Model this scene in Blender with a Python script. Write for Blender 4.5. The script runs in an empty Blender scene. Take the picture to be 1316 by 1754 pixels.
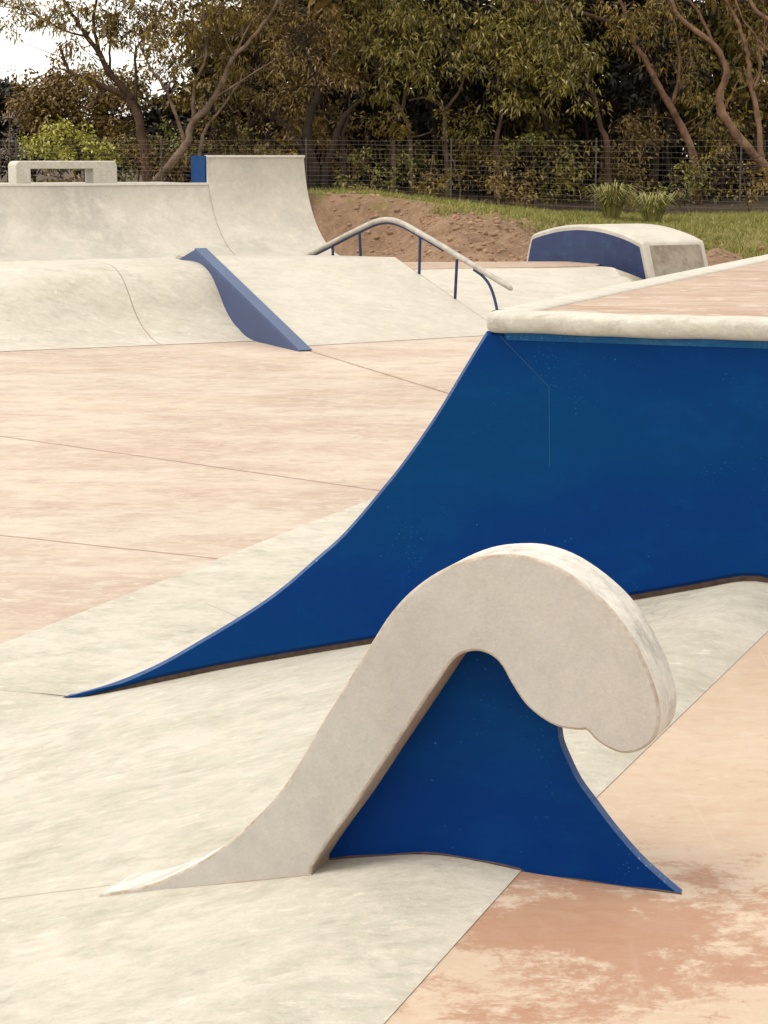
import bpy, math, random
import numpy as np
from math import sin, cos, tan, atan, sqrt, pi, radians
rng = np.random.default_rng(7)
random.seed(7)
S = bpy.context.scene
COL = S.collection

# ------------------------------------------------------------------ camera geometry
W0, H0 = 1316., 1754.
F = 3300.; HY = 270.; CX, CY = 658., 877.
PIT = atan((CY-HY)/F); CH = 2.0
CAM = np.array([0, 0, CH])
FE = F/cos(PIT)
def ray(x, y):
    v = (y-CY)/F
    return np.array([(x-CX)/F, cos(PIT)-v*sin(PIT), -sin(PIT)-v*cos(PIT)])
def at_z(x, y, z):
    d = ray(x, y); return CAM+d*(z-CH)/d[2]
def at_y(x, y, Y):
    d = ray(x, y); return CAM+d*Y/d[1]
def vp(x):
    a = atan((x-CX)/FE); return np.array([sin(a), cos(a), 0.])
D2 = vp(2130.); D1 = -vp(-8500.)
def on_plane(x, y, P, D=None):
    D = D1 if D is None else D
    n = np.array([D[1], -D[0], 0]); d = ray(x, y)
    return CAM+d*(n@(P-CAM))/(n@d)
A0 = at_z(0, 1105, 0)
MI = np.linalg.inv(np.array([[D1[0], D2[0]], [D1[1], D2[1]]]))
def UV(P): return MI@(np.asarray(P)[:2]-A0[:2])
def XY(u, v, z=0.): 
    p = A0+D1*u+D2*v; return np.array([p[0], p[1], z])
NB = np.array([-.42, .9075, 0]); LL = np.array([.9075, .42, 0])   # axes of the far part of the park

def catmull(pts, n=8):
    p = [np.asarray(q, float) for q in pts]
    p = [2*p[0]-p[1]]+p+[2*p[-1]-p[-2]]
    out = []
    for i in range(1, len(p)-2):
        a, b, c, d = p[i-1], p[i], p[i+1], p[i+2]
        for k in range(n):
            t = k/n
            out.append(.5*((2*b)+(c-a)*t+(2*a-5*b+4*c-d)*t*t+(3*b-a-3*c+d)*t**3))
    out.append(p[-2]); return out

# ------------------------------------------------------------------ object helpers
def tag(o, label=None, cat=None, group=None, kind=None):
    if label: o['label'] = label
    if cat: o['category'] = cat
    if group: o['group'] = group
    if kind: o['kind'] = kind
    return o
def empty(name, loc, label, cat, group=None):
    o = bpy.data.objects.new(name, None); COL.objects.link(o); o.location = tuple(loc)
    o.empty_display_size = .2
    return tag(o, label, cat, group)
def mk(name, V, Fc, mat, parent=None, smooth=False, origin=None, auto=None):
    V = np.asarray(V, float)
    if parent is not None: off = np.array(parent['_w']) if '_w' in parent else np.array(parent.location)
    elif origin is not None: off = np.asarray(origin, float)
    else: off = np.zeros(3)
    me = bpy.data.meshes.new(name)
    V = V-off
    if isinstance(Fc, np.ndarray):
        n = Fc.shape[1]; m = len(Fc)
        me.vertices.add(len(V)); me.vertices.foreach_set('co', V.astype(np.float32).ravel())
        me.loops.add(n*m); me.loops.foreach_set('vertex_index', Fc.astype(np.int32).ravel())
        me.polygons.add(m); me.polygons.foreach_set('loop_start', np.arange(0, n*m, n, dtype=np.int32))
        me.update(calc_edges=True)
    else:
        me.from_pydata([tuple(v) for v in V], [], [tuple(f) for f in Fc])
        me.update()
    me.validate()
    if smooth:
        me.polygons.foreach_set('use_smooth', [True]*len(me.polygons))
        if auto:
            try: me.set_sharp_from_angle(angle=radians(auto))
            except Exception: pass
    me.materials.append(mat)
    o = bpy.data.objects.new(name, me); COL.objects.link(o)
    if parent is not None: o.parent = parent
    elif origin is not None: o.location = tuple(origin)
    return o
class MB:
    def __init__(s): s.v = []; s.f = []
    def add(s, V, Fc):
        n = len(s.v); s.v += [np.asarray(v, float) for v in V]; s.f += [tuple(i+n for i in f) for f in Fc]
    def tube(s, pts, rad, k=8, cap=True, squash=1.):
        pts = [np.asarray(p, float) for p in pts]
        if np.isscalar(rad): rad = [rad]*len(pts)
        rings = []; up0 = np.array([0, 0, 1.])
        prev = None
        for i, p in enumerate(pts):
            t = pts[min(i+1, len(pts)-1)]-pts[max(i-1, 0)]; t = t/(np.linalg.norm(t)+1e-9)
            if prev is None:
                a = np.cross(t, up0)
                if np.linalg.norm(a) < .2: a = np.cross(t, [1, 0, 0])
            else: a = prev-t*(prev@t)
            a /= np.linalg.norm(a); prev = a; b = np.cross(t, a)
            rings.append([p+rad[i]*(cos(2*pi*j/k)*a+squash*sin(2*pi*j/k)*b) for j in range(k)])
        V = [q for r in rings for q in r]; Fc = []
        for i in range(len(pts)-1):
            for j in range(k):
                Fc.append((i*k+j, i*k+(j+1) % k, (i+1)*k+(j+1) % k, (i+1)*k+j))
        if cap:
            Fc.append(tuple(range(k))[::-1]); Fc.append(tuple((len(pts)-1)*k+j for j in range(k)))
        s.add(V, Fc)
    def box8(s, P):   # 4 bottom, 4 top
        s.add(P, [(3, 2, 1, 0), (4, 5, 6, 7), (0, 1, 5, 4), (1, 2, 6, 5), (2, 3, 7, 6), (3, 0, 4, 7)])
    def build(s, name, mat, parent=None, **k): return mk(name, s.v, s.f, mat, parent, **k)
def grid(fn, nu, nv):
    V = []; 
    for i in range(nu):
        for j in range(nv): V.append(fn(i/(nu-1), j/(nv-1)))
    Fc = [(i*nv+j, (i+1)*nv+j, (i+1)*nv+j+1, i*nv+j+1) for i in range(nu-1) for j in range(nv-1)]
    return V, Fc
def inset(poly, c):
    P = [np.array(p, float) for p in poly]; n = len(P)
    area = sum(P[i][0]*P[(i+1) % n][1]-P[(i+1) % n][0]*P[i][1] for i in range(n))
    sg = 1 if area > 0 else -1
    out = []
    for i in range(n):
        a = P[i]-P[i-1]; b = P[(i+1) % n]-P[i]
        a /= np.linalg.norm(a)+1e-9; b /= np.linalg.norm(b)+1e-9
        na = np.array([-a[1], a[0]])*sg; nb = np.array([-b[1], b[0]])*sg
        m = na+nb; l = np.linalg.norm(m)
        m = m/l if l > 1e-6 else na
        k = min(1/max(m@na, .35), 1.8)
        out.append(P[i]+m*c*k)
    return out
def prism(poly, v0, T, ch, chsteps=1, axis=None, base=None, back=0.):
    """poly in (u,z) on the plane v=v0; extruded along the depth axis by T with a chamfer on the front rim."""
    def P(q, v):
        return (base+axis[0]*q[0]+axis[1]*v+np.array([0, 0, q[1]])) if base is not None else XY(q[0], v, q[1])
    rings = []
    for k in range(chsteps+1):
        a = pi/2*k/chsteps if chsteps > 1 else pi/2*k
        ins = ch*(1-sin(a)) if chsteps > 1 else ch*(1-k)
        dp = ch*(1-cos(a)) if chsteps > 1 else ch*k
        rings.append((inset(poly, ins) if ins > 1e-6 else [np.array(p, float) for p in poly], v0+dp))
    rings.append(([np.array(p, float) for p in poly], v0+T-back))
    if back > 0: rings.append((inset(poly, back), v0+T))
    n = len(poly); V = []; Fc = []
    for r, v in rings: V += [P(q, v) for q in r]
    for k in range(len(rings)-1):
        for i in range(n):
            j = (i+1) % n
            Fc.append((k*n+i, k*n+j, (k+1)*n+j, (k+1)*n+i))
    Fc.append(tuple(range(n))); Fc.append(tuple((len(rings)-1)*n+i for i in range(n))[::-1])
    return V, Fc

# ------------------------------------------------------------------ materials
class NT:
    def __init__(s, name):
        s.m = bpy.data.materials.new(name); s.m.use_nodes = True
        s.n = s.m.node_tree.nodes; s.l = s.m.node_tree.links
        s.b = s.n['Principled BSDF']; s.pos = s.n.new('ShaderNodeNewGeometry').outputs['Position']
        s.b.inputs['Specular IOR Level'].default_value = .35
    def link(s, a, b): s.l.new(a, b)
    def setin(s, sock, v):
        if hasattr(v, 'default_value') or hasattr(v, 'links'): s.link(v, sock)
        else: sock.default_value = v
    def math(s, op, a, b=0., c=None, clamp=False):
        n = s.n.new('ShaderNodeMath'); n.operation = op; n.use_clamp = clamp
        s.setin(n.inputs[0], a); s.setin(n.inputs[1], b)
        if c is not None: s.setin(n.inputs[2], c)
        return n.outputs[0]
    def mapping(s, scale=(1, 1, 1), rot=0., loc=(0, 0, 0)):
        n = s.n.new('ShaderNodeMapping'); n.inputs['Scale'].default_value = scale
        n.inputs['Rotation'].default_value = (0, 0, rot); n.inputs['Location'].default_value = loc
        s.link(s.pos, n.inputs[0]); return n.outputs[0]
    def noise(s, scale, detail=6, rough=.6, vec=None, dist=0.):
        n = s.n.new('ShaderNodeTexNoise'); n.inputs['Scale'].default_value = scale
        n.inputs['Detail'].default_value = detail; n.inputs['Roughness'].default_value = rough
        n.inputs['Distortion'].default_value = dist
        s.link(vec if vec is not None else s.pos, n.inputs['Vector']); return n.outputs['Fac']
    def ramp(s, fac, lo, hi, a=0., b=1.):
        n = s.n.new('ShaderNodeMapRange'); n.inputs['From Min'].default_value = lo; n.inputs['From Max'].default_value = hi
        n.inputs['To Min'].default_value = a; n.inputs['To Max'].default_value = b
        s.link(fac, n.inputs['Value']); return n.outputs[0]
    def mix(s, fac, a, b, mode='MIX'):
        n = s.n.new('ShaderNodeMix'); n.data_type = 'RGBA'; n.blend_type = mode
        s.setin(n.inputs[0], fac)
        for k, v in ((6, a), (7, b)):
            if isinstance(v, tuple): n.inputs[k].default_value = (*v[:3], 1)
            else: s.link(v, n.inputs[k])
        return n.outputs[2]
    def dot(s, vec):
        n = s.n.new('ShaderNodeVectorMath'); n.operation = 'DOT_PRODUCT'
        s.link(s.pos, n.inputs[0]); n.inputs[1].default_value = tuple(vec); return n.outputs['Value']
    def line(s, p, q, w, ext=0.):
        """mask that is 1 on the thin ground line from p to q"""
        p = np.array(p[:2], float); q = np.array(q[:2], float); d = q-p; L = np.linalg.norm(d); d /= L
        nn = np.array([-d[1], d[0]])
        wob = s.math('MULTIPLY', s.math('SUBTRACT', s.noise(6, 2), .5), w*1.6)
        a = s.math('ABSOLUTE', s.math('ADD', s.math('SUBTRACT', s.dot((nn[0], nn[1], 0)), float(nn@p)), wob))
        m = s.ramp(a, w*.35, w, 1, 0)
        t = s.math('SUBTRACT', s.dot((d[0], d[1], 0)), float(d@p))
        return s.math('MULTIPLY', m, s.math('MULTIPLY', s.math('GREATER_THAN', t, -ext), s.math('LESS_THAN', t, L+ext)))
    def bump(s, h, strength=.3, dist=.01):
        n = s.n.new('ShaderNodeBump'); n.inputs['Strength'].default_value = strength; n.inputs['Distance'].default_value = dist
        s.link(h, n.inputs['Height']); s.link(n.outputs[0], s.b.inputs['Normal'])
    def done(s, col, rough=.7):
        s.setin(s.b.inputs['Base Color'], (*col, 1) if isinstance(col, tuple) else col)
        s.setin(s.b.inputs['Roughness'], rough); return s.m

def concrete(name, a, b, c, lines=(), k=1., rough=.62, stretch=(1, 1.5, 1), rot=.3, specks=True, contrast=1., bstr=.25, linecol=(.22, .15, .11), scuff=None, light=None, patch=None):
    t = NT(name)
    mp = t.mapping(stretch, rot); mp2 = t.mapping((1, 2.6, 1), rot+.9, (3, 1, 7))
    n1 = t.noise(.7*k, 5, .55, mp, .3); n2 = t.noise(2.6*k, 12, .72, mp, .25); n3 = t.noise(13*k, 9, .78, mp, .1)
    n5 = t.noise(6*k, 12, .8, mp2, .5); fine = t.noise(150, 4, .7)
    col = t.mix(t.ramp(n1, .42, .58), a, b)
    if patch:
        pn = t.noise(.33, 9, .62, t.mapping((.8, 1.1, 1), .2), .5); pn2 = t.noise(.55, 12, .7, t.mapping((.5, 1.2, 1), -.1, (5, 2, 0)), .6)
        col = t.mix(t.math('MULTIPLY', t.ramp(pn, .47, .60), .75), col, patch[0])
        col = t.mix(t.math('MULTIPLY', t.ramp(pn2, .50, .62), .7), col, patch[1])
    col = t.mix(t.math('MULTIPLY', t.ramp(n2, .46, .68), .8*contrast, clamp=True), col, c)
    lt = light or tuple(min(.62, x*1.16+.01) for x in a)
    col = t.mix(t.math('MULTIPLY', t.ramp(n5, .54, .64), .75), col, lt)
    col = t.mix(t.math('MULTIPLY', t.ramp(n5, .36, .46, 1, 0), .38*contrast), col, tuple(x*.72 for x in c))
    m3 = t.math('MULTIPLY', t.ramp(n3, .3, .7, 1-.11*contrast, 1+.09*contrast), t.ramp(fine, .3, .7, .94, 1.05))
    g = t.n.new('ShaderNodeCombineColor')
    for q in range(3): t.link(m3, g.inputs[q])
    col = t.mix(1., col, g.outputs[0], 'MULTIPLY')
    if specks:
        v = t.n.new('ShaderNodeTexVoronoi'); v.inputs['Scale'].default_value = 5.3*k; t.link(t.pos, v.inputs['Vector'])
        sp = t.ramp(v.outputs['Distance'], .014, .035, .8, 0)
        col = t.mix(t.math('MULTIPLY', sp, t.ramp(n2, .5, .56)), col, (.10, .07, .05))
    if scuff is not None:
        w = t.noise(4.2*k, 13, .8, t.mapping((1, 1.8, 1), rot+.5), .7)
        col = t.mix(t.math('MULTIPLY', t.ramp(w, .52, .60), .75), col, scuff)
    # hairline cracks
    vm = t.n.new('ShaderNodeVectorMath'); vm.operation = 'ADD'; nz_ = t.n.new('ShaderNodeTexNoise'); nz_.inputs['Scale'].default_value = 2.3; nz_.inputs['Detail'].default_value = 5
    t.link(t.pos, nz_.inputs['Vector']); t.link(t.pos, vm.inputs[0]); t.link(nz_.outputs['Color'], vm.inputs[1])
    vc = t.n.new('ShaderNodeTexVoronoi'); vc.feature = 'DISTANCE_TO_EDGE'; vc.inputs['Scale'].default_value = .55; t.link(vm.outputs[0], vc.inputs['Vector'])
    col = t.mix(t.math('MULTIPLY', t.ramp(vc.outputs['Distance'], 0, .0028, .45, 0), t.ramp(t.noise(.9, 3, .5), .5, .58)), col, tuple(x*.45 for x in c))
    # rubber scuffs
    wv_ = t.n.new('ShaderNodeTexWave'); wv_.wave_type = 'RINGS'; wv_.inputs['Scale'].default_value = .33; wv_.inputs['Distortion'].default_value = 3.; wv_.inputs['Detail'].default_value = 2; wv_.inputs['Detail Scale'].default_value = .5
    t.link(t.pos, wv_.inputs['Vector'])
    col = t.mix(t.math('MULTIPLY', t.math('MULTIPLY', t.ramp(wv_.outputs['Fac'], .992, .999), t.ramp(t.noise(1.4, 4, .6), .54, .62)), t.ramp(n3, .4, .6, 0, .4)), col, tuple(x*.55 for x in c))
    for p, q, w in lines: col = t.mix(t.math('MULTIPLY', t.line(p, q, w), .85), col, linecol)
    h = t.math('ADD', t.math('MULTIPLY', n2, 1.), t.math('ADD', t.math('MULTIPLY', n3, .7), t.math('MULTIPLY', fine, .15)))
    t.bump(h, bstr, .012)
    return t.done(col, t.ramp(n2, .3, .7, rough-.12, rough+.12))
def paint(name, a, b, rough=.38, dust=.25, bstr=.12, spec=.12, mark=(.10, .22, .36), off=0.):
    t = NT(name)
    n1 = t.noise(.85, 2, .45, t.mapping((.7, .7, 1.5), 0, (0, 0, off))); col = t.mix(t.ramp(n1, .40, .60), a, b)
    n2 = t.noise(1.9, 4, .6); st = t.noise(3.4, 10, .78, t.mapping((1., 1., 2.2)), .4); dr = t.noise(9, 6, .7, t.mapping((1, 1, .12)))
    col = t.mix(t.math('MULTIPLY', t.ramp(st, .50, .72), dust*.8), col, mark)
    col = t.mix(t.math('MULTIPLY', t.ramp(dr, .56, .7), dust*.35), col, mark)
    for sc, lo, hi, k_ in ((34, .05, .11, 1.), (90, .08, .2, .6)):
        v = t.n.new('ShaderNodeTexVoronoi'); v.inputs['Scale'].default_value = sc; t.link(t.pos, v.inputs['Vector'])
        col = t.mix(t.math('MULTIPLY', t.ramp(v.outputs['Distance'], lo, hi, k_, 0), t.ramp(t.noise(2.7+sc*.02, 5, .65), .54, .66, 0, min(1, dust*2.4))), col, tuple(min(.6, x*2.4+.02) for x in mark))
    sc_ = t.noise(7, 10, .8, t.mapping((1, 1, 7)), 1.2)
    col = t.mix(t.math('MULTIPLY', t.ramp(sc_, .64, .70), dust*1.1), col, tuple(x*1.3 for x in mark))
    t.bump(t.noise(7, 8, .65), bstr, .01)
    t.b.inputs['Specular IOR Level'].default_value = spec
    return t.done(col, t.ramp(st, .3, .7, rough-.08, rough+.16))
def plain(name, a, b, scale=6, rough=.7, bstr=.3, detail=6):
    t = NT(name); n = t.noise(scale, detail, .65)
    t.bump(t.noise(scale*3, 5, .6), bstr, .01)
    return t.done(t.mix(t.ramp(n, .35, .65), a, b), rough)
def leafmat(name, a, b, c, rough=.48):
    t = NT(name)
    n1 = t.noise(.8, 3, .5); n2 = t.noise(4.5, 3, .6); n3 = t.noise(19, 2, .6)
    col = t.mix(t.ramp(n1, .38, .62), a, b); col = t.mix(t.ramp(n2, .48, .68), col, c)
    col = t.mix(t.ramp(n3, .55, .75, 0, .5), col, tuple(min(1, x*1.7) for x in c))
    t.b.inputs['Specular IOR Level'].default_value = .45
    return t.done(col, rough)

CR1, CR2, CR3 = (.468, .44, .382), (.43, .403, .347), (.355, .333, .285)
PK1, PK2, PK3 = (.455, .385, .312), (.40, .312, .246), (.34, .248, .20)
# joint lines in the slabs
fl = lambda a, b: (at_z(*a, 0.), at_z(*b, 0.))
M = {}
M['pink'] = concrete('pink concrete', PK1, PK2, PK3, [(*fl((-250, 711), (690, 846)), .020), (*fl((-250, 890), (420, 962)), .016), (*fl((530, 601), (1000, 745)), .026)], k=1.1, scuff=(.47, .42, .35), contrast=1., stretch=(.8, 1.2, 1), rot=.05, patch=((.35, .265, .21), (.475, .43, .36)), linecol=(.20, .115, .085))
T1 = XY(2.31, -3.03)
M['cream'] = concrete('cream concrete', (.475, .447, .388), (.415, .392, .33), (.335, .318, .26), [(XY(-.0, -.612), XY(.70, -.612), .006), (XY(0, -3.03), XY(2.33, -3.03), .005),
    (XY(.42, .98), XY(.9, .62), .005)], k=1.6, contrast=1.15, stretch=(1, 1.2, 1), linecol=(.26, .22, .17), bstr=.4, patch=((.43, .405, .34), (.50, .47, .41)))
M['cream2'] = concrete('pale ramp concrete', CR1, CR2, (.36, .34, .285), k=1.1, rough=.5)
M['greyc'] = concrete('grey trowelled concrete', (.355, .337, .295), (.43, .405, .35), (.51, .48, .42), k=.8, contrast=1.1, rough=.5, stretch=(1, 1, .8))
M['wavec'] = concrete('smooth grey concrete', (.40, .375, .35), (.455, .435, .40), (.35, .338, .30), k=1.5, rough=.55, stretch=(1, 1, .7), contrast=.62, bstr=.3)
M['edgeglint'] = plain('pale highlight edge', (.56, .54, .49), (.64, .62, .57), 8, .4, .05)  # coping highlight put into a pale edge colour
M['wornedge'] = concrete('chipped arris', (.46, .42, .37), (.40, .34, .28), (.24, .17, .12), k=6, rough=.7)
M['wornlit'] = concrete('worn top with painted light', (.60, .58, .53), (.54, .52, .48), (.30, .29, .27), k=3.2, contrast=1.3, rough=.5, light=(.62, .61, .57))  # worn top, also painted brighter as if lit from above
M['stained'] = concrete('stained and shaded concrete', (.29, .22, .165), (.34, .27, .21), (.20, .135, .09), k=4)  # dirt stain plus shade and bounced light of the inner band, in one colour
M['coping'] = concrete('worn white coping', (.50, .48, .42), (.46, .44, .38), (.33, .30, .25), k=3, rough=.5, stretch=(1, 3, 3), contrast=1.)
M['deck'] = concrete('pink deck concrete', (.37, .275, .205), (.335, .235, .17), (.28, .19, .14), k=1.5, stretch=(1, 3.2, 1), scuff=(.48, .42, .35))
M['blue'] = paint('blue paint', (.0, .024, .142), (.0, .036, .132), .5, .3, .12, .06, (.004, .075, .22))
M['blue_edge'] = paint('light blue edge paint', (.045, .09, .21), (.035, .07, .18), .5, .5, .12, .12, (.20, .26, .34))
M['far_blue'] = paint('pale blue paint', (.052, .072, .15), (.058, .08, .165), .5, .3, .12, .12, (.12, .16, .26))  # lighter blue than the near panels
M['far_blue_top'] = paint('lighter blue top paint', (.085, .12, .205), (.075, .105, .18), .5, .3, .12, .12, (.16, .22, .34))  # top face in a lighter blue than the sides
M['navy'] = paint('navy paint', (.026, .038, .095), (.030, .045, .11), .5, .25)
M['shade_strip'] = plain('brown shade strip', (.055, .035, .028), (.11, .07, .05), 30, .9)  # dark brown that stands for shade along base edges
M['rail'] = plain('galvanised rail steel', (.27, .255, .23), (.42, .39, .34), 9, .45, .1)
M['bark'] = plain('brown bark', (.04, .023, .014), (.10, .06, .036), 4, .85, .9)
M['bark_red'] = plain('red brown smooth bark', (.08, .04, .023), (.24, .14, .085), 3.5, .7, .7)
M['bark_pale'] = plain('pale bark', (.06, .038, .024), (.20, .14, .095), 3.5, .75, .6)
M['bark_dark'] = plain('dark bark', (.018, .011, .008), (.04, .024, .017), 6, .9, .8)
M['wire'] = plain('fence wire', (.17, .14, .11), (.28, .24, .19), 3, .5, 0)
M['post'] = plain('dark steel post', (.05, .045, .04), (.08, .07, .06), 9, .6, .1)
# pink of the raised floor: strong terracotta patches near the wave ledge
def right_pink():
    t = NT('patchy pink concrete')
    mp = t.mapping((1, 1.5, 1), .25)
    n1 = t.noise(.8, 7, .6, mp, .3); n2 = t.noise(1.9, 14, .74, mp, .35); n3 = t.noise(9, 12, .82, t.mapping((1, 2., 1), .15), .6); n4 = t.noise(60, 6, .75)
    col = t.mix(t.ramp(n1, .4, .6), (.455, .36, .278), (.425, .322, .243))
    col = t.mix(t.math('MULTIPLY', t.ramp(n3, .52, .64), .45), col, (.36, .245, .175))
    col = t.mix(t.math('MULTIPLY', t.ramp(n3, .40, .48, 1, 0), .5), col, (.49, .41, .325))
    c0 = at_z(960, 1610, .48)     # old colour hardener that survives near the ledge foot
    dx = t.math('MULTIPLY', t.math('SUBTRACT', t.dot((1, 0, 0)), float(c0[0])), 1.2); dy = t.math('MULTIPLY', t.math('SUBTRACT', t.dot((0, 1, 0)), float(c0[1])), 2.3)
    dd = t.math('SQRT', t.math('ADD', t.math('MULTIPLY', dx, dx), t.math('MULTIPLY', dy, dy)))
    mask = t.ramp(dd, .2, 1.6, .10, -.06)
    pat = t.ramp(t.math('ADD', t.math('ADD', t.math('MULTIPLY', n2, .62), t.math('ADD', t.math('MULTIPLY', n3, .28), t.math('MULTIPLY', n4, .10))), mask), .525, .575)
    col = t.mix(t.math('MULTIPLY', pat, .9), col, t.mix(t.ramp(n3, .4, .6), (.30, .155, .095), (.335, .20, .135)))
    wv = t.n.new('ShaderNodeTexVoronoi'); wv.feature = 'DISTANCE_TO_EDGE'; wv.inputs['Scale'].default_value = 2.2; wv.inputs['Randomness'].default_value = 1
    t.link(t.mapping((1, .35, 1), 1.1), wv.inputs['Vector'])
    col = t.mix(t.math('MULTIPLY', t.ramp(wv.outputs['Distance'], .0, .008, .45, 0), t.ramp(n1, .45, .6)), col, (.48, .42, .34))
    v = t.n.new('ShaderNodeTexVoronoi'); v.inputs['Scale'].default_value = 3.7; t.link(t.pos, v.inputs['Vector'])
    col = t.mix(t.ramp(v.outputs['Distance'], .012, .03, .7, 0), col, (.12, .08, .06))
    t.bump(t.math('ADD', n2, t.math('MULTIPLY', n4, .4)), .3, .012)
    return t.done(col, t.ramp(n2, .3, .7, .5, .75))
M['pinkR'] = right_pink()

# ------------------------------------------------------------------ ground profile of the near bank
def interp(kn, x):
    xs = [a for a, _ in kn]; ys = [b for _, b in kn]
    return float(np.interp(x, xs, ys))
def zR(v):
    return .5+.045*(min(v, -.7)+3.0)
K1 = catmull([(0, 0.004), (.7, .004), (1.05, .035), (1.9, .238), (2.363, .354), (2.467, .381), (2.683, .430), (2.87, .4735), (2.947, .489), (3.056, .510), (3.136, .5176), (3.215, .515), (3.31, .5065)], 5)
K2 = catmull([(0, 0.004), (.5, .004), (.72, .006), (.935, .055), (1.388, .184), (1.919, .318), (2.4, .437), (2.854, .550), (3.077, .607), (3.20, .640), (3.28, .645), (3.35, .628), (3.41, .605)], 5)
K1 = [(a/3.31, b) for a, b in K1]; K2 = [(a/3.41, b) for a, b in K2]
def uB(v): return 3.31+.10*min(max((v+3.025)/2.41, 0), 1)
def hB(u, v):
    s = min(max((v+3.025)/2.41, 0), 1); t = u/uB(v)
    z = (1-s)*interp(K1, t)+s*interp(K2, t)
    if v < -3.025: z *= zR(v)/.5
    return z
def h(u, v):
    return hB(u, v) if u < uB(v) else zR(v)

# ------------------------------------------------------------------ setting: floors
# lower floor slab, one polygon sheet with an edge skirt
slab = [(-40, -12), (14, -12), (14, 20), (5.2, 27.6), (.6, 27.6), (-.2, 33), (-.35, 39.6), (-3, 40.5), (-40, 26)]
V = [np.array([x, y, 0.]) for x, y in slab]+[np.array([x, y, -.25]) for x, y in slab]; n = len(slab)
fl_o = mk('pavement', V, [tuple(range(n))]+[(i, i+n, (i+1) % n+n, (i+1) % n) for i in range(n)], M['pink'])
tag(fl_o, kind='structure')
# raised floor on the right
vs = list(np.linspace(-14, -3.4, 20))+list(np.linspace(-3.2, -.56, 40)); us = np.linspace(0, 1, 30)
V, Fc = [], []
for i, v in enumerate(vs):
    for t in us:
        u = uB(v)-.012+t**1.5*9.; e_ = math.exp(-(u-uB(v)+.012)/.12); V.append(XY(u, v, (hB(uB(v), v)-.0015)*e_+zR(v)*(1-e_)))
for i in range(len(vs)-1):
    for j in range(len(us)-1): Fc.append((i*30+j, i*30+j+1, (i+1)*30+j+1, (i+1)*30+j))
o = mk('pavement', V, Fc, M['pinkR'], smooth=True); tag(o, kind='structure')

# cream bank
vs = list(np.linspace(-14, -4.2, 14))+list(np.linspace(-4.1, -.600, 60)); ts = np.linspace(0, 1, 90)
V, Fc = [], []
for v in vs:
    for t in ts: V.append(XY(t*uB(v), v, hB(t*uB(v), v)))
m = len(ts)
for i in range(len(vs)-1):
    for j in range(m-1): Fc.append((i*m+j, i*m+j+1, (i+1)*m+j+1, (i+1)*m+j))
n0 = len(V)     # flat apron beside the transition
ap = [(0, -.600), (.72, -.600), (.72, 6), (0, 6)]
apv = np.linspace(-.600, 7, 30)
for v in apv: V += [XY(0, v, .004), XY(.4, v, .004), XY(.76, v, .005)]
for i in range(29):
    for j in range(2): Fc.append((n0+i*3+j, n0+i*3+j+1, n0+(i+1)*3+j+1, n0+(i+1)*3+j))
o = mk('concrete_bank', V, Fc, M['cream'], smooth=True, origin=XY(1.7, -2, 0))
tag(o, 'broad pale cream concrete bank that the wave ledge stands on', 'bank')

# ------------------------------------------------------------------ big blue sided ramp
PV = -.615
T2 = at_z(105, 1195, 0.)
cpx = [(106, 1196), (164, 1180), (205, 1166), (250, 1147), (294, 1125), (342, 1097), (383, 1073), (445, 1034), (492, 999), (540, 957), (581, 921), (616, 883), (650, 842), (684, 800), (718, 753), (752, 702), (787, 644), (814, 599), (841, 556)]
curve = []
for q in catmull(cpx, 4):
    P = on_plane(q[0], q[1], T2); u, v = UV(P); curve.append((u, max(P[2], .002)))
for i in range(1, len(curve)):
    if curve[i][1] < curve[i-1][1]: curve[i] = (curve[i][0], curve[i-1][1]+.0005)
uT, zT = curve[-1]
DZ = 1.492                                # deck height
UE = 9.5
root = empty('skate_ramp', XY(4, PV+2, .55), 'large ramp with tall deep blue side wall, curved front edge and rounded white lip', 'skate ramp')
PR = [(a, b) for a, b in curve]
ztop = DZ-.062
top = [(float(np.interp(ztop, [b for a, b in curve], [a for a, b in curve])), ztop), (3.6, ztop), (5, ztop), (UE, ztop)]
us_b = np.concatenate([np.linspace(UE, 3.6, 14), np.linspace(3.5, .76, 48)])
bot = [(float(u), h(u, PV-.02)+.020*min(1, max(0, (u-.72)/.35))) for u in us_b]
# keep the bottom edge under the curve near the tip
cu = [a for a, b in PR]; cz = [b for a, b in PR]
bot = [(u, min(z, float(np.interp(u, cu, cz))-.004)) for u, z in bot if u > cu[0]+.06]
poly = [p for p in PR if p[1] < ztop-.004]+top+bot
V, Fc = prism(poly, PV-.012, .05, .012)
side = mk('side_panel', V, Fc, M['blue'], root)
side.data.materials.append(M['blue_edge'])
np_ = len(poly); ncur = len([p for p in PR if p[1] < ztop-.004])
for p in side.data.polygons:       # rim along the curve is painted lighter
    if len(p.vertices) == 4 and max(p.vertices) % np_ <= ncur and min(p.vertices) % np_ < ncur and max(p.vertices) < 3*np_ and (p.index % np_) < ncur:
        p.material_index = 1
# brown strip under the panel, its colour holding the shade of the gap
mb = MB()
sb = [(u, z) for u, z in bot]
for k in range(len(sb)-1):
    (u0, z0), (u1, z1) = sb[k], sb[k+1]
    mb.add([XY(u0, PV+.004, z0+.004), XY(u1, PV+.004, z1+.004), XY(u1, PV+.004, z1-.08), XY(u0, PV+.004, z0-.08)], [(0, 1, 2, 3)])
mb.build('base_shade', M['shade_strip'], root)
# transition surface and body
tr = [(a+.004, b-.006) for a, b in PR]
vv = np.linspace(PV+.03, 8.5, 12)
V = [XY(u, v, z) for v in vv for u, z in tr]; m = len(tr)
Fc = [(i*m+j, i*m+j+1, (i+1)*m+j+1, (i+1)*m+j) for i in range(11) for j in range(m-1)]
mk('transition', V, Fc, M['cream2'], root, smooth=True)
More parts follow.
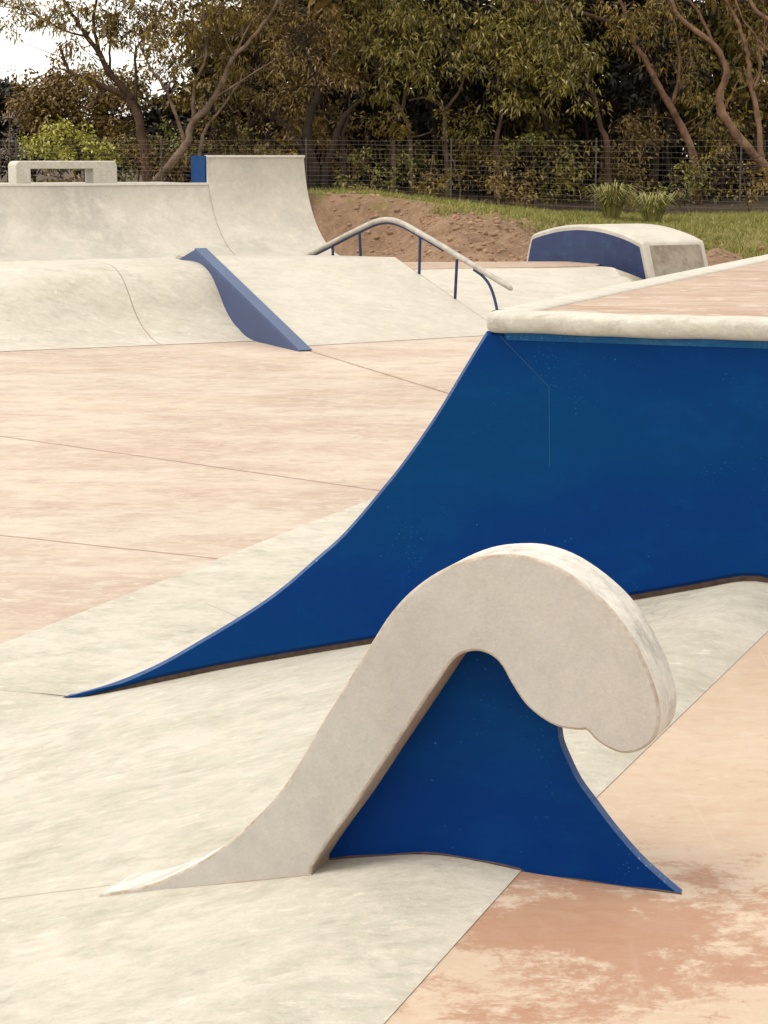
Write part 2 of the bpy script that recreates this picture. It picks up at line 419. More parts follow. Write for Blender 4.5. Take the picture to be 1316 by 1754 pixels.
# body behind (hidden sides)
mb = MB(); q = [(uT+.03, PV+.06), (UE, PV+.06), (UE, 8.5), (uT+.03, 8.5)]
mb.box8([XY(u, v, -.05) for u, v in q]+[XY(u, v, DZ-.05) for u, v in q]); mb.build('ramp_body', M['cream2'], root)
# deck
mb = MB(); q = [(uT+.10, PV+.055), (UE, PV+.055), (UE, 8.5), (uT+.10, 8.5)]
mb.box8([XY(u, v, DZ-.06) for u, v in q]+[XY(u, v, DZ-.002) for u, v in q]); mb.build('deck', M['deck'], root)
# left lip running away from the camera
us_ = [(-.012, -.035), (-.016, -.012), (-.006, .004), (.012, .010), (.05, .009), (.08, .006), (.115, .001), (.116, -.05)]
vv = np.linspace(PV+.03, 8.5, 40)
V = [XY(uT+a, v, DZ+b) for v in vv for a, b in us_]; m = len(us_)
mk('lip', V, [(i*m+j, i*m+j+1, (i+1)*m+j+1, (i+1)*m+j) for i in range(39) for j in range(m-1)], M['coping'], root, smooth=True)
# rounded white coping along the front edge of the deck
sec = []
for a in np.linspace(-95, 95, 15):
    r = radians(a); sec.append((-.004-.036*abs(cos(r))**.8, -.030+.035*(abs(sin(r))**.8)*(1 if r > 0 else -1)))
sec = [(.06, -.066)]+sec+[(.03, .008), (.095, .002), (.10, -.03)]
V, Fc = [], []
ul = [(0, .25), (.006, .62), (.018, .86), (.035, .97), (.06, 1.)]+[(t, 1.) for t in np.linspace(.12, UE-uT, 90)]
for a, k in ul:
    for (b, c) in sec:
        w = .0025*sin(a*9.1)+.0018*sin(a*23+c*40)
        V.append(XY(uT-.012+a, PV-.008+(b-.03)*k+.03+w*k, DZ-.028+(c+.028)*(.35+.65*k)+w*.6))
m = len(sec)
for i in range(len(ul)-1):
    for j in range(m): Fc.append((i*m+j, i*m+(j+1) % m, (i+1)*m+(j+1) % m, (i+1)*m+j))
Fc += [tuple(range(m))[::-1]]
mk('coping', V, Fc, M['coping'], root, smooth=True, auto=50)
# lighter steel strip under the coping and weld seams of the plates
mb = MB()
mb.box8([XY(uT+.06, PV-.0155, ztop-.026), XY(UE, PV-.0155, ztop-.026), XY(UE, PV+.01, ztop-.026), XY(uT+.06, PV+.01, ztop-.026),
         XY(uT+.05, PV-.0155, ztop+.006), XY(UE, PV-.0155, ztop+.006), XY(UE, PV+.01, ztop+.006), XY(uT+.05, PV+.01, ztop+.006)])
M['strip'] = paint('mid blue strip paint', (.006, .075, .20), (.004, .055, .16), .45, .4, .12, .12, (.12, .26, .36))
mb.build('edge_strip', M['strip'], root)
def ppt(x, y): P = on_plane(x, y, T2); u, v = UV(P); return np.array([u, P[2]])
mb = MB()
for a, b in [((858, 574), (943, 662)), ((943, 662), (944, 800))]:
    a = ppt(*a); b = ppt(*b); d = (b-a)/np.linalg.norm(b-a); nn = np.array([-d[1], d[0]])*.0008
    c4 = [a+nn, b+nn, b-nn, a-nn]
    mb.add([XY(c[0], PV-.0135, c[1]) for c in c4], [(0, 1, 2, 3)])
M['seam'] = plain('pale weld seam', (.006, .055, .16), (.012, .08, .20), 20, .5, 0)
mb.build('weld_seam', M['seam'], root)

# ------------------------------------------------------------------ wave ledge
VB, VF = -3.02, -3.11          # fin plane, front plane of the concrete
PF = at_z(1167, 1533, .5); 
def front(x, y, v):
    P = on_plane(x, y, XY(0, v, 0)); return np.array([UV(P)[0], P[2]])
outer = [(172, 1532), (245, 1519), (300, 1497), (370, 1459), (445, 1394), (497, 1331), (543, 1252), (583, 1187), (638, 1098), (668, 1052), (704, 1013), (750, 980), (805, 957), (859, 950), (908, 954), (962, 975), (1019, 1016), (1063, 1063), (1099, 1124), (1119, 1172), (1130, 1215), (1127, 1250), (1114, 1274), (1091, 1288), (1065, 1291), (1040, 1282), (1019, 1267), (1009, 1256)]
inner = [(1003, 1251), (985, 1251), (956, 1246), (928, 1231), (899, 1206), (875, 1170), (859, 1141), (841, 1124), (818, 1116), (793, 1120), (773, 1135), (755, 1161), (710, 1228), (663, 1298), (612, 1375), (566, 1438), (534, 1486)]
pts = [front(*q, VF) for q in catmull(outer, 4)]+[front(*q, VF) for q in catmull(inner, 4)]
end = pts[-1]; tip = pts[0]
pts += [np.array([end[0]-.01, end[1]-.12]), np.array([tip[0]+.3, tip[1]-.06]), np.array([tip[0]-.06, tip[1]-.05])]
root = empty('wave_ledge', XY(2.9, -2.97, h(2.9, -2.97)), 'waist high curling wave of grey concrete with a blue fin under it, nearest the camera', 'wave ledge')
V, Fc = prism(pts, VF, .138, .006, 2, back=.010)
V = [v.copy() for v in V]
wo = mk('wave_curl', V, Fc, M['wavec'], root, smooth=True, auto=32)
wo.data.materials.append(M['wornedge']); wo.data.materials.append(M['wornlit']); wo.data.materials.append(M['stained'])
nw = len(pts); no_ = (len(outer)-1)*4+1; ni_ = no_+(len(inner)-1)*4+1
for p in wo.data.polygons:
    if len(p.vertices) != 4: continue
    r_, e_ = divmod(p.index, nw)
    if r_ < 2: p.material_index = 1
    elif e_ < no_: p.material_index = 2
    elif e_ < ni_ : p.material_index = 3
fin = [(530, 1482), (625, 1331), (720, 1180), (770, 1100), (800, 1060), (900, 1060), (950, 1180)]
finr = [(957, 1240), (961, 1270), (972, 1298), (991, 1337), (1020, 1377), (1054, 1422), (1094, 1468), (1135, 1506), (1170, 1535)]
fp = [front(*q, VB) for q in fin]+[front(*q, VB) for q in catmull(finr, 4)]
e = fp[-1]; fp += [np.array([e[0]+.02, e[1]-.03]), np.array([e[0]-.1, e[1]-.12]), np.array([fp[0][0]+.2, fp[0][1]-.15]), np.array([fp[0][0]-.03, fp[0][1]-.15])]
V, Fc = prism(fp, VB, .022, .003)
fo = mk('fin_panel', V, Fc, M['blue'], root)
fo.data.materials.append(M['blue_edge']); nf = len(fp)
for p in fo.data.polygons:
    if len(p.vertices) == 4 and 7 <= (p.index % nf) < nf-5: p.material_index = 1

mb = MB(); mb.tube([XY(u, VB+.001, h(u, VB)+.001+.0012*sin(u*37)) for u in np.linspace(2.865, 3.655, 60)], .0028, 5)  # contact shadow along the fin foot, drawn as a dark tube
mb.build('base_shade', M['shade_strip'], root)
mb = MB(); mb.tube([XY(u, VF+.001, h(u, VF)+.0005) for u in np.linspace(2.50, 2.87, 40)], [.0005+.002*min(1, i/20) for i in range(40)], 5)  # contact shadow along the leg foot, drawn as a brown tube
mb.build('base_shade', M['stained'], root)

# ------------------------------------------------------------------ far park: blue slanted ledge, roller, banks
FT = at_z(515, 603, 0.)
def nz(x, y):
    P = on_plane(x, y, FT, NB); return np.array([(P-FT)@NB, P[2]])
Sc = [nz(*q) for q in catmull([(515, 603), (470, 590), (430, 578), (406, 561), (388, 534), (376, 504), (362, 472), (346, 454), (330, 448), (312, 446)], 4)]
Sd = np.array([a for a, b in Sc]); Sz = np.array([max(b, 0) for a, b in Sc]); o_ = np.argsort(Sd); Sd = Sd[o_]; Sz = Sz[o_]
ZP = float(Sz[-1]); DP = float(Sd[-1])
def roller_prof(d):
    if d <= 0: return 0.
    if d <= DP: return float(np.interp(d, Sd, Sz))
    e = d-DP
    if e < .5: return ZP+.01*sin(e*pi)
    if e < 3.2: return ZP*(.5+.5*cos((e-.5)/2.7*pi))
    return 0.
D0 = nz(436, 581)[0]
def gl(l):   # height fade towards the left end
    k = min(max((l+4.6)/2.5, 0), 1); return k*k*(3-2*k)
jl = None
P_a = at_z(262, 587, 0.)
jl = float((P_a-FT)@LL)
def rp(l, d, z): return FT+LL*l+NB*d+np.array([0, 0, z])
def jline(l0): 
    a = rp(l0, -.2, 0); b = rp(l0, 4, 0); return (a, b, .010)
M['roller'] = concrete('cream roller concrete', CR1, (.425, .395, .335), (.335, .315, .262), [jline(jl)], k=1.0, linecol=(.2, .15, .12))
V, Fc = grid(lambda a, b: rp(-5.6+a*5.6, D0+b*(DP+3.2-D0), roller_prof(D0+b*(DP+3.2-D0))*gl(-5.6+a*5.6)*min(1, b*12)+.004), 50, 70)
o = mk('roller', V, Fc, M['roller'], smooth=True, origin=rp(-2.5, 2, 0))
tag(o, 'low rounded cream concrete hump with a thin groove, left of the slanted blue ledge', 'skate roller')

# slanted blue ledge
r0 = (333, 427); 
tp0 = nz(*r0); ft0 = nz(512, 602)
pk = nz(304, 446)
wl = .34
prof = [(ft0[0]-.02, -.05), (ft0[0], .004), (tp0[0], tp0[1]), (pk[0]+.25, pk[1]-.05), (pk[0]+.25, -.05)]
def ledge(prof, l0, l1, ch):
    V, Fc = [], []
    n = len(prof)
    for l, c in ((l0, 0), (l0+ch, ch), (l1-ch, ch), (l1, 0)):
        pr = prof if c else inset(prof, ch)
        V += [rp(l, q[0], q[1]) for q in pr]
    for k in range(3):
        for i in range(n): Fc.append((k*n+i, k*n+(i+1) % n, (k+1)*n+(i+1) % n, (k+1)*n+i))
    return V, Fc+[tuple(range(n)), tuple(3*n+i for i in range(n))[::-1]]
root = empty('slanted_ledge', rp(.1, 1, 0), 'pale blue wedge ledge slanting down beside the low hump', 'ledge')
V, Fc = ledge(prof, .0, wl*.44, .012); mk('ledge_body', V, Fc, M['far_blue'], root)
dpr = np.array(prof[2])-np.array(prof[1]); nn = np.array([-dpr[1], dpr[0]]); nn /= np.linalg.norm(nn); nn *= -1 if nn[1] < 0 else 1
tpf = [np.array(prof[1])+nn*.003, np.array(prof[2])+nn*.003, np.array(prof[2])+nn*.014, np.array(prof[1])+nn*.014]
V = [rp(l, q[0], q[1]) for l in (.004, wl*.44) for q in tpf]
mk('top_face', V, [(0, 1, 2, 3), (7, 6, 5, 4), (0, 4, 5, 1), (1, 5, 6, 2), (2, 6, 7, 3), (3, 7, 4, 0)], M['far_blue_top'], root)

# planar front bank of the funbox
zb = .80
HT = at_z(678, 441, zb); HF = at_z(868, 573, 0)
TL = rp(.16, DP, 0); TL[2] = zb-.01
FL = at_z(505, 594, 0)
back_r = HT+LL*-.6+NB*.9; back_l = TL+NB*.9+LL*.1
lowr = back_r+NB*2.6; lowr[2] = -.1; lowl = back_l+NB*2.6; lowl[2] = -.1
V, Fc = grid(lambda a, b: (FL*(1-a)+HF*a)*(1-b)+(TL*(1-a)+HT*a)*b+np.array([0, 0, .004]), 16, 16)
g_ = lambda a, b: a*16+b
nb = len(V); V += [back_l, back_r, lowr, lowl, FL-[0, 0, .12], HF-[0, 0, .12]]
Fc += [tuple(g_(a, 15) for a in range(16))+(nb+1, nb), (nb, nb+1, nb+2, nb+3), tuple(g_(15, b) for b in range(16))+(nb+1, nb+2, nb+5), tuple(g_(0, b) for b in range(16))[::-1]+(nb+4, nb+3, nb)]
M['bankc'] = concrete('cream bank concrete', (.455, .425, .365), (.43, .40, .34), (.365, .345, .295), [(HF, HT, .014)], k=.9, rough=.4, contrast=.8)
o = mk('funbox_bank', V, Fc, M['bankc'], smooth=True, auto=20, origin=(float(HT[0]-1), float(HT[1]-1), 0))
tag(o, 'smooth cream concrete bank under the handrail, right of the slanted blue ledge', 'bank')

# low bank with pink top to the right behind the rail
z2 = .58
a = at_z(640, 463, z2); b = at_z(1020, 456, z2); c = at_z(1065, 464, z2-.03); d_ = at_z(1120, 486, z2-.12)
f0 = HF+np.array([-.75, .3, -.02]); f1 = at_z(1300, 545, 0)
e0 = at_z(640, 449.5, z2); e1 = at_z(1040, 448, z2)
V = [f0, f1, a, b, c, d_]
tl_ = catmull([a, (a+b)/2, b, c, d_], 5); nt_ = len(tl_)
V, Fc = grid(lambda p, q: (f0*(1-p)+f1*p)*(1-q)+tl_[int(round(p*(nt_-1)))]*q, nt_, 8)
mb = MB(); mb.add(V, Fc); mb.add([f0, a, f0-[0, 0, .4]], [(0, 1, 2)])
root = empty('side_bank', (float(b[0]), float(b[1])-1, 0), 'low cream bank with a pink top strip, at the foot of the arched block', 'bank')
mb.build('bank_face', M['bankc'], root, smooth=True, auto=40)
mb = MB(); k4 = at_z(1300, 452, z2)
mb.box8([p-[0, 0, .5] for p in (a, b, e1, e0)]+[p+[0, 0, .004] for p in (a, b, e1, e0)])
mb.build('bank_top', M['deck'], root)

# ------------------------------------------------------------------ handrail over the funbox hip
root = empty('handrail', (float(HT[0]), float(HT[1]), zb), 'low bent grind rail on thin blue posts over the cream bank', 'handrail')
RD = (HF-HT).copy(); RD[2] = 0; RD /= np.linalg.norm(RD)
def rl(x, y): return on_plane(x, y, HT, RD)
path = [rl(*q) for q in [(516, 443), (560, 421), (600, 400), (628, 386.5)]+[tuple(p) for p in catmull([(640, 381), (655, 377), (672, 377), (690, 383), (706, 391.5)], 4)]+[(760, 423), (820, 460), (866, 488), (874, 493), (877, 496)]]
mb = MB(); mb.tube(path, [.034]*(len(path)-2)+[.032, .016], 14); mb.build('rail', M['rail'], root, smooth=True, auto=60)
low = [p-np.array([0, 0, .042]) for p in path[1:-4]]
mb = MB(); mb.tube([path[0]-np.array([0, 0, .040])]+low, .014, 8); mb.build('under_tube', M['navy'], root, smooth=True)
for top_, bt in [((570, 421), (571, 452)), ((616, 398), (619, 455)), ((720, 405), (718, 479)), ((783, 444), (779, 522))]:
    mb = MB(); mb.tube([rl(*top_), rl(*bt)-[0, 0, .03]], .018, 10); mb.build('post', M['navy'], root, smooth=True, auto=60)
mb = MB(); bp = [rl(*q) for q in catmull([(812, 462), (826, 472), (838, 487), (846, 507), (852, 533), (857, 568)], 4)]
mb.tube(bp, .017, 10); mb.build('post', M['navy'], root, smooth=True, auto=60)

# ------------------------------------------------------------------ arched block
BR = at_y(1113, 478, 25.3); NBx = np.array([-.5, .866, 0]); LBx = np.array([.90, .436, 0])
def bz(x, y): P = on_plane(x, y, BR, NBx); return np.array([(P-BR)@NBx, P[2]])
ea, eb = bz(1113, 478), bz(1101, 418)
prof = [ea-(eb-ea)*.45, eb]
arc = [bz(*q) for q in catmull([(1099, 414.5), (1080, 404.5), (1055, 395), (1026, 387.5), (990, 384.5), (955, 388), (925, 396), (912, 401)], 3)]
prof = prof+arc+[bz(*q) for q in [(908, 405), (904, 425), (900, 447), (896, 470)]]
bot = [np.array([prof[-1][0], 0.]), np.array([prof[0][0], 0.])]
full = prof+bot
Lw = .96
root = empty('arched_block', tuple(BR*np.array([1, 1, 0])+np.array([0, 0, .3])), 'cream concrete block with a curved top and dark blue arched side, by the grass', 'skate block')
def bprism(poly, a0, T, ch):
    return prism(poly, a0, T, ch, axis=(NBx, LBx), base=np.array([BR[0], BR[1], 0.]))
V, Fc = bprism(full, 0, Lw, .03); mk('block', V, Fc, M['greyc'], root, smooth=True, auto=35)
ins = inset(full, .075); ins = [p for p in ins]
V, Fc = bprism(ins, -.008, .03, .002); mk('arch_panel', V, Fc, M['navy'], root)
# worn rough end face, proud by a few mm
edir = np.array([eb[0]-ea[0], eb[1]-ea[1]]); eo = np.array([-edir[1], edir[0]])/np.linalg.norm(edir); eo *= 1 if eo[0] < 0 else -1
def ep(l, q, o): r = ea+edir*q+eo*o; return np.array([BR[0], BR[1], 0.])+LBx*l+NBx*r[0]+np.array([0, 0, r[1]])
M['rough'] = concrete('rough stained end face', (.24, .21, .165), (.29, .26, .21), (.17, .14, .10), k=2.2, contrast=1.2, light=(.36, .33, .27))
mb = MB(); mb.box8([ep(l, q, o) for q in (-.3,) for l, o in ((.10, -.02), (Lw-.06, -.02), (Lw-.06, .005), (.10, .005))]+[ep(l, q, o) for q in (.95,) for l, o in ((.10, -.02), (Lw-.06, -.02), (Lw-.06, .005), (.10, .005))])
mb.build('end_face', M['rough'], root)
# ------------------------------------------------------------------ far quarter pipes
R = 2.2
QF = at_z(603, 441, 0.)
def qp(l, d, z): return QF+LL*l+NB*d+np.array([0, 0, z])
def qprof(z1, n=22):
    a1 = math.acos((R-z1)/R); return [(R*sin(a1*i/n), R-R*cos(a1*i/n)) for i in range(n+1)]
def quarter(name, l0, l1, z1, label, deckd, lift, cop_r, sidepanel=None):
    root = empty(name, qp((l0+l1)/2, 2, 0), label, 'quarter pipe')
    pr = [(-.35, .004)]+qprof(z1)
    V = [qp(l, d-lift, z+lift*.3) for l in (l0, l1) for d, z in pr]; m = len(pr)
    Fc = [(j, j+1, m+j+1, m+j) for j in range(m-1)]
    dt = pr[-1][0]
    n1 = len(V)
    V += [qp(l, dt+.2, z) for l in (l0, l1) for z in (-.05,)]
    Fc += [tuple(range(m))[::-1]+(n1,), tuple(m+j for j in range(m))+(n1+1,)]
    mk('transition', V, Fc, M['greyc'], root, smooth=True, auto=40)
    mb = MB(); q = [(l0, dt-lift+.01), (l1, dt-lift+.01), (l1, dt+deckd), (l0, dt+deckd)]
    mb.box8([qp(l, d, -.05) for l, d in q]+[qp(l, d, z1-.003) for l, d in q]); mb.build('deck', M['greyc'], root)
    mb = MB(); q = [(l0-.0, dt-lift-.03), (l1+.012, dt-lift-.03), (l1+.012, dt+.10), (l0-.0, dt+.10)]
    mb.box8([qp(l, d, z1-.032) for l, d in q]+[qp(l, d, z1+.014) for l, d in q]); mb.build('coping', M['edgeglint'], root)
    if sidepanel:
        mb = MB(); q = [(l0-.03, dt-.015), (l0+.01, dt-.015), (l0+.01, dt+deckd), (l0-.03, dt+deckd)]
        mb.box8([qp(l, d, sidepanel) for l, d in q]+[qp(l, d, z1+.002) for l, d in q]); mb.build('side_panel', M['blue'], root)
    return root
def lz(x, y, dd):   # l coordinate on the line at depth dd
    P = on_plane(x, y, QF+NB*dd, LL); return float((P-QF)@LL), float(P[2])
lt0, zt = lz(353, 266, 2.19); lt1, zt2 = lz(520, 266, 2.19); ll0, zl = lz(180, 315, 2.09)
quarter('quarter_pipe', lt0, lt1, (zt+zt2)/2-.01, 'tall grey concrete quarter pipe with a blue side, right end of the curved wall', .85, .03, .03, zl)
mjl = lz(128, 320, 2.09)[0]
quarter('quarter_pipe', -14., lt0-.002, zl, 'long lower grey concrete quarter pipe with white top edge, at the back left', 3.2, 0, .03)

# concrete bench frame on the lower deck
l0, _ = lz(27, 290, 3.0); l1, _ = lz(201, 290, 3.0); zt_ = lz(110, 275.5, 3.0)[1]
root = empty('concrete_bench', qp((l0+l1)/2, 3.1, zl), 'pale rectangular concrete frame bench with an open middle, on the quarter pipe deck', 'bench')
n = 6; r = .11
o2 = [(l0, zl-.02), (l0, zt_-r)]+[(l0+r-r*cos(a), zt_-r+r*sin(a)) for a in np.linspace(.2, pi/2, n)]+[(l1-r+r*sin(a), zt_-r+r*cos(a)) for a in np.linspace(0, pi/2-.2, n)]+[(l1, zt_-r), (l1, zl-.02)]
i0, _ = lz(53, 290, 3.0); i1, _ = lz(160, 290, 3.0); iz = lz(110, 289.5, 3.0)[1]
o2 += [(i1, zl-.02), (i1, iz), (i0, iz), (i0, zl-.02)]
V, Fc = prism([np.array(p) for p in o2], 0, .62, .018, axis=(LL, NB), base=QF*np.array([1, 1, 0])+NB*3.0)
mk('bench_frame', V, Fc, M['coping'], root, smooth=True, auto=35)

# ------------------------------------------------------------------ terrain
def in_poly(x, y, poly):
    c = np.zeros(x.shape, bool); n = len(poly); j = n-1
    for i in range(n):
        xi, yi = poly[i]; xj, yj = poly[j]
        with np.errstate(divide='ignore', invalid='ignore'):
            k = ((yi > y) != (yj > y)) & (x < (xj-xi)*(y-yi)/(yj-yi+1e-12)+xi)
        c ^= k; j = i
    return c
def dist_poly(x, y, poly):
    d = np.full(x.shape, 1e9); n = len(poly)
    for i in range(n):
        a = np.array(poly[i]); b = np.array(poly[(i+1) % n]); ab = b-a
        t = np.clip(((x-a[0])*ab[0]+(y-a[1])*ab[1])/(ab@ab), 0, 1)
        d = np.minimum(d, np.hypot(x-a[0]-t*ab[0], y-a[1]-t*ab[1]))
    return np.where(in_poly(x, y, poly), -d, d)
def sm(a, b, x):
    t = np.clip((x-a)/(b-a), 0, 1); return t*t*(3-2*t)
def vnoise(x, y, s, seed):
    xi = np.floor(x/s).astype(int); yi = np.floor(y/s).astype(int); fx = x/s-xi; fy = y/s-yi
    fx = fx*fx*(3-2*fx); fy = fy*fy*(3-2*fy)
    def hsh(a, b): 
        q = np.sin(a*127.1+b*311.7+seed*74.7)*43758.5453; return q-np.floor(q)
    return (hsh(xi, yi)*(1-fx)+hsh(xi+1, yi)*fx)*(1-fy)+(hsh(xi, yi+1)*(1-fx)+hsh(xi+1, yi+1)*fx)*fy-.5
# dirt ground heights given by what the photograph shows at each distance
def terr(x, y):
    x = np.asarray(x, float); y = np.asarray(y, float)
    side = np.clip((x+.5)/6., 0, 1)                         # 0 left (mound), 1 right
    left = np.interp(y, [24, 28, 33, 38, 41, 44, 47, 60, 400], [-.1, .05, .45, 1.02, 1.28, 1.18, 1.12, 1.2, 1.5])
    right = np.interp(y, [24, 28, 33, 37, 41, 44, 47, 60, 400], [-.1, .25, .42, .50, .55, .57, .62, .8, 1.5])
    z = left*(1-side)**1.3+right*(1-(1-side)**1.3)
    dp = dist_poly(x, y, slab)
    dirt = 1-sm(39.5, 41.5, y+.5*x-.5*vnoise(x, y, 1.5, 3)*4)
    n = vnoise(x, y, 1.7, 1)*.26+vnoise(x, y, .6, 2)*.24+vnoise(x, y, .28, 4)*.18
    z = z+n*(.25+.75*dirt)*sm(0., 1., dp)
    z = np.where(y > 24, z, -.2)
    k = sm(.02, 1.6, dp)
    z = z*k+(-.22)*(1-k)*np.where(dp < .02, 1, .2)
    return z
gx = np.concatenate([np.linspace(-400, -40, 10)[:-1], np.linspace(-40, -4, 40)[:-1], np.linspace(-4, 12, 180)[:-1], np.linspace(12, 40, 20)[:-1], np.linspace(40, 400, 10)])
gy = np.concatenate([np.linspace(-200, 20, 14)[:-1], np.linspace(20, 28, 30)[:-1], np.linspace(28, 48, 230)[:-1], np.linspace(48, 80, 24)[:-1], np.linspace(80, 600, 12)])
GX, GY = np.meshgrid(gx, gy, indexing='ij'); GZ = terr(GX, GY)
ny = len(gy); idx = np.arange(len(gx)*ny).reshape(len(gx), ny)
Fq = np.stack([idx[:-1, :-1], idx[1:, :-1], idx[1:, 1:], idx[:-1, 1:]], -1).reshape(-1, 4)
t = NT('dirt and grass ground')
n1 = t.noise(1.6, 8, .7); n2 = t.noise(9, 8, .7); n3 = t.noise(.5, 4, .6)
dirt = t.mix(t.ramp(n1, .35, .65), (.235, .15, .092), (.14, .085, .052)); dirt = t.mix(t.ramp(n2, .5, .72), dirt, (.28, .19, .13))
gr = t.mix(t.ramp(n1, .4, .6), (.11, .105, .02), (.17, .15, .035)); gr = t.mix(t.ramp(n2, .5, .7), gr, (.24, .17, .09))
sep = t.n.new('ShaderNodeSeparateXYZ'); t.link(t.pos, sep.inputs[0])
yy = t.math('ADD', t.math('ADD', sep.outputs[1], t.math('MULTIPLY', sep.outputs[0], .42)), t.math('MULTIPLY', t.math('SUBTRACT', n1, .5), 5))
y2 = t.math('ADD', t.math('ADD', sep.outputs[1], t.math('MULTIPLY', sep.outputs[0], 2.2)), t.math('MULTIPLY', t.math('SUBTRACT', n1, .5), 5))
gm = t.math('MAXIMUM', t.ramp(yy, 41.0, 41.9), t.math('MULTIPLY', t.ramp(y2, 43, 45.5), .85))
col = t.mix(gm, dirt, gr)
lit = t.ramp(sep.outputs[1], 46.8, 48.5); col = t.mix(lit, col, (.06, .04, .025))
t.bump(t.math('ADD', n1, n2), .8, .06)
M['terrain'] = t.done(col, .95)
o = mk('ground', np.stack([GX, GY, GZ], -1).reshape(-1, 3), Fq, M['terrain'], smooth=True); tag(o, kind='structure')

# clods on the dirt (stuff)
def clods():
    ico = np.array([(0, 0, 1), (.894, 0, .447), (.276, .851, .447), (-.724, .526, .447), (-.724, -.526, .447), (.276, -.851, .447), (.724, .526, -.447), (-.276, .851, -.447), (-.894, 0, -.447), (-.276, -.851, -.447), (.724, -.526, -.447), (0, 0, -1)])
    fi = np.array([(0, 1, 2), (0, 2, 3), (0, 3, 4), (0, 4, 5), (0, 5, 1), (1, 6, 2), (2, 7, 3), (3, 8, 4), (4, 9, 5), (5, 10, 1), (2, 6, 7), (3, 7, 8), (4, 8, 9), (5, 9, 10), (1, 10, 6), (6, 11, 7), (7, 11, 8), (8, 11, 9), (9, 11, 10), (10, 11, 6)])
    N = 5200; x = rng.uniform(-1.2, 9, N); y = rng.uniform(28, 42.5, N)
    keep = (y+.42*x < 42.2+vnoise(x, y, 1, 9)*2) & (y+2.2*x < 47) & (dist_poly(x, y, slab) > .35); x = x[keep]; y = y[keep]; N = len(x)
    r = .012+.05*rng.random(N)**5+.015*rng.random(N); z = terr(x, y)
    V = ico[None]*(1+rng.uniform(-.3, .3, (N, 12, 1)))*r[:, None, None]*np.array([1.2, 1, .75])
    V = V+np.stack([x, y, z], -1)[:, None]
    Fx = fi[None]+12*np.arange(N)[:, None, None]
    return V.reshape(-1, 3), Fx.reshape(-1, 3)
V, Fc = clods(); M['clod'] = plain('clod soil', (.17, .095, .056), (.32, .21, .13), 3, .95)
o = mk('dirt_clods', V, Fc, M['clod']); tag(o, 'loose brown clods and small stones strewn over the dirt mound', 'dirt', kind='stuff')

# grass blades (stuff)
N = 210000; x = rng.uniform(-3, 13, N); y = rng.uniform(29, 47.5, N)
keep = ((y+.42*x > 41.6+vnoise(x, y, .9, 9)*2.4+vnoise(x, y, .3, 5)*1.5) | (y+2.2*x > 44+vnoise(x, y, 1.3, 9)*7+vnoise(x, y, .4, 5)*4)) & (vnoise(x, y, .7, 22) > -.28) & (dist_poly(x, y, slab) > .3); x = x[keep]; y = y[keep]; N = len(x)
pz = terr(x, y); hh = (.03+.075*rng.random(N)**2)*(1+1.2*np.clip(vnoise(x, y, 1.1, 12)*2, 0, 1)); w = .010
an = rng.uniform(0, 2*pi, N); lx = rng.normal(0, .5, N)*hh; ly = rng.normal(0, .5, N)*hh
b0 = np.stack([x-np.cos(an)*w, y-np.sin(an)*w, pz-.01], -1); b1 = np.stack([x+np.cos(an)*w, y+np.sin(an)*w, pz-.01], -1); b2 = np.stack([x+lx, y+ly, pz+hh], -1)
V = np.stack([b0, b1, b2], 1).reshape(-1, 3); Fc = np.arange(3*N).reshape(N, 3)
M['grass'] = leafmat('grass blade', (.14, .155, .022), (.20, .205, .04), (.33, .27, .09), .6)
o = mk('grass', V, Fc, M['grass']); tag(o, 'short patchy green grass between the dirt and the wire fence', 'grass', kind='stuff')

# ------------------------------------------------------------------ fence
FY = 46.6
root = empty('wire_fence', (1, FY, float(terr(np.array([1.]), np.array([FY]))[0])), 'long wire mesh fence with thin posts in front of the trees', 'fence')
mb = MB(); xs = np.arange(-13, 13.01, .5)
tz = lambda x: float(np.interp(x, [-13, -.5, 2, 8, 13], [1.15, 1.12, .95, .62, .62]))
for k in range(13):
    mb.tube([np.array([x, FY+.02*sin(x*3+k), tz(x)+.05+k/12*(2.40-tz(x)-.05)+.012*sin(x*1.3+k*2)+.006*sin(x*5+k)]) for x in xs], .0023, 3, False)
mb.build('line_wire', M['wire'], root)
mb = MB()
for x in np.arange(-13, 13, .105):
    z = tz(x); mb.tube([np.array([x, FY+.005, z]), np.array([x+.004*sin(x*9), FY+.005, 2.42])], .0006, 3, False)
mb.build('stay_wire', M['wire'], root)
for x in np.arange(-12.2, 13, 3.45):
    mb = MB(); mb.tube([np.array([x, FY+.04, tz(x)-.3]), np.array([x, FY+.04, 2.46])], .022, 6); mb.build('post', M['post'], root)

# ------------------------------------------------------------------ vegetation
def leaves(C, per, rad, ln, wd, droop=.6, spread=1.):
    """C: clump centres (n,3). Returns leaf quads (rhombus blades) around each."""
    n = len(C); N = n*per
    c = np.repeat(C, per, 0)
    off = rng.normal(0, 1, (N, 3)); off /= np.linalg.norm(off, axis=1)[:, None]+1e-9
    off *= (rng.random(N)**.5)[:, None]*rad*np.array([1.15, 1.15, .7])
    base = c+off
    d = off/rad*.9+rng.normal(0, .55, (N, 3)); d[:, 2] -= droop
    d /= np.linalg.norm(d, axis=1)[:, None]+1e-9
    s = np.cross(d, rng.normal(0, 1, (N, 3))); s /= np.linalg.norm(s, axis=1)[:, None]+1e-9
    L = ln*rng.uniform(.6, 1.25, N)[:, None]; Wd = wd*rng.uniform(.7, 1.2, N)[:, None]
    a = base; b = base+d*L*.45+s*Wd*.5; e = base+d*L; f = base+d*L*.45-s*Wd*.5
    e = e+np.array([0, 0, -1])*L*.12
    V = np.stack([a, b, e, f], 1).reshape(-1, 3); return V, np.arange(4*N).reshape(N, 4)
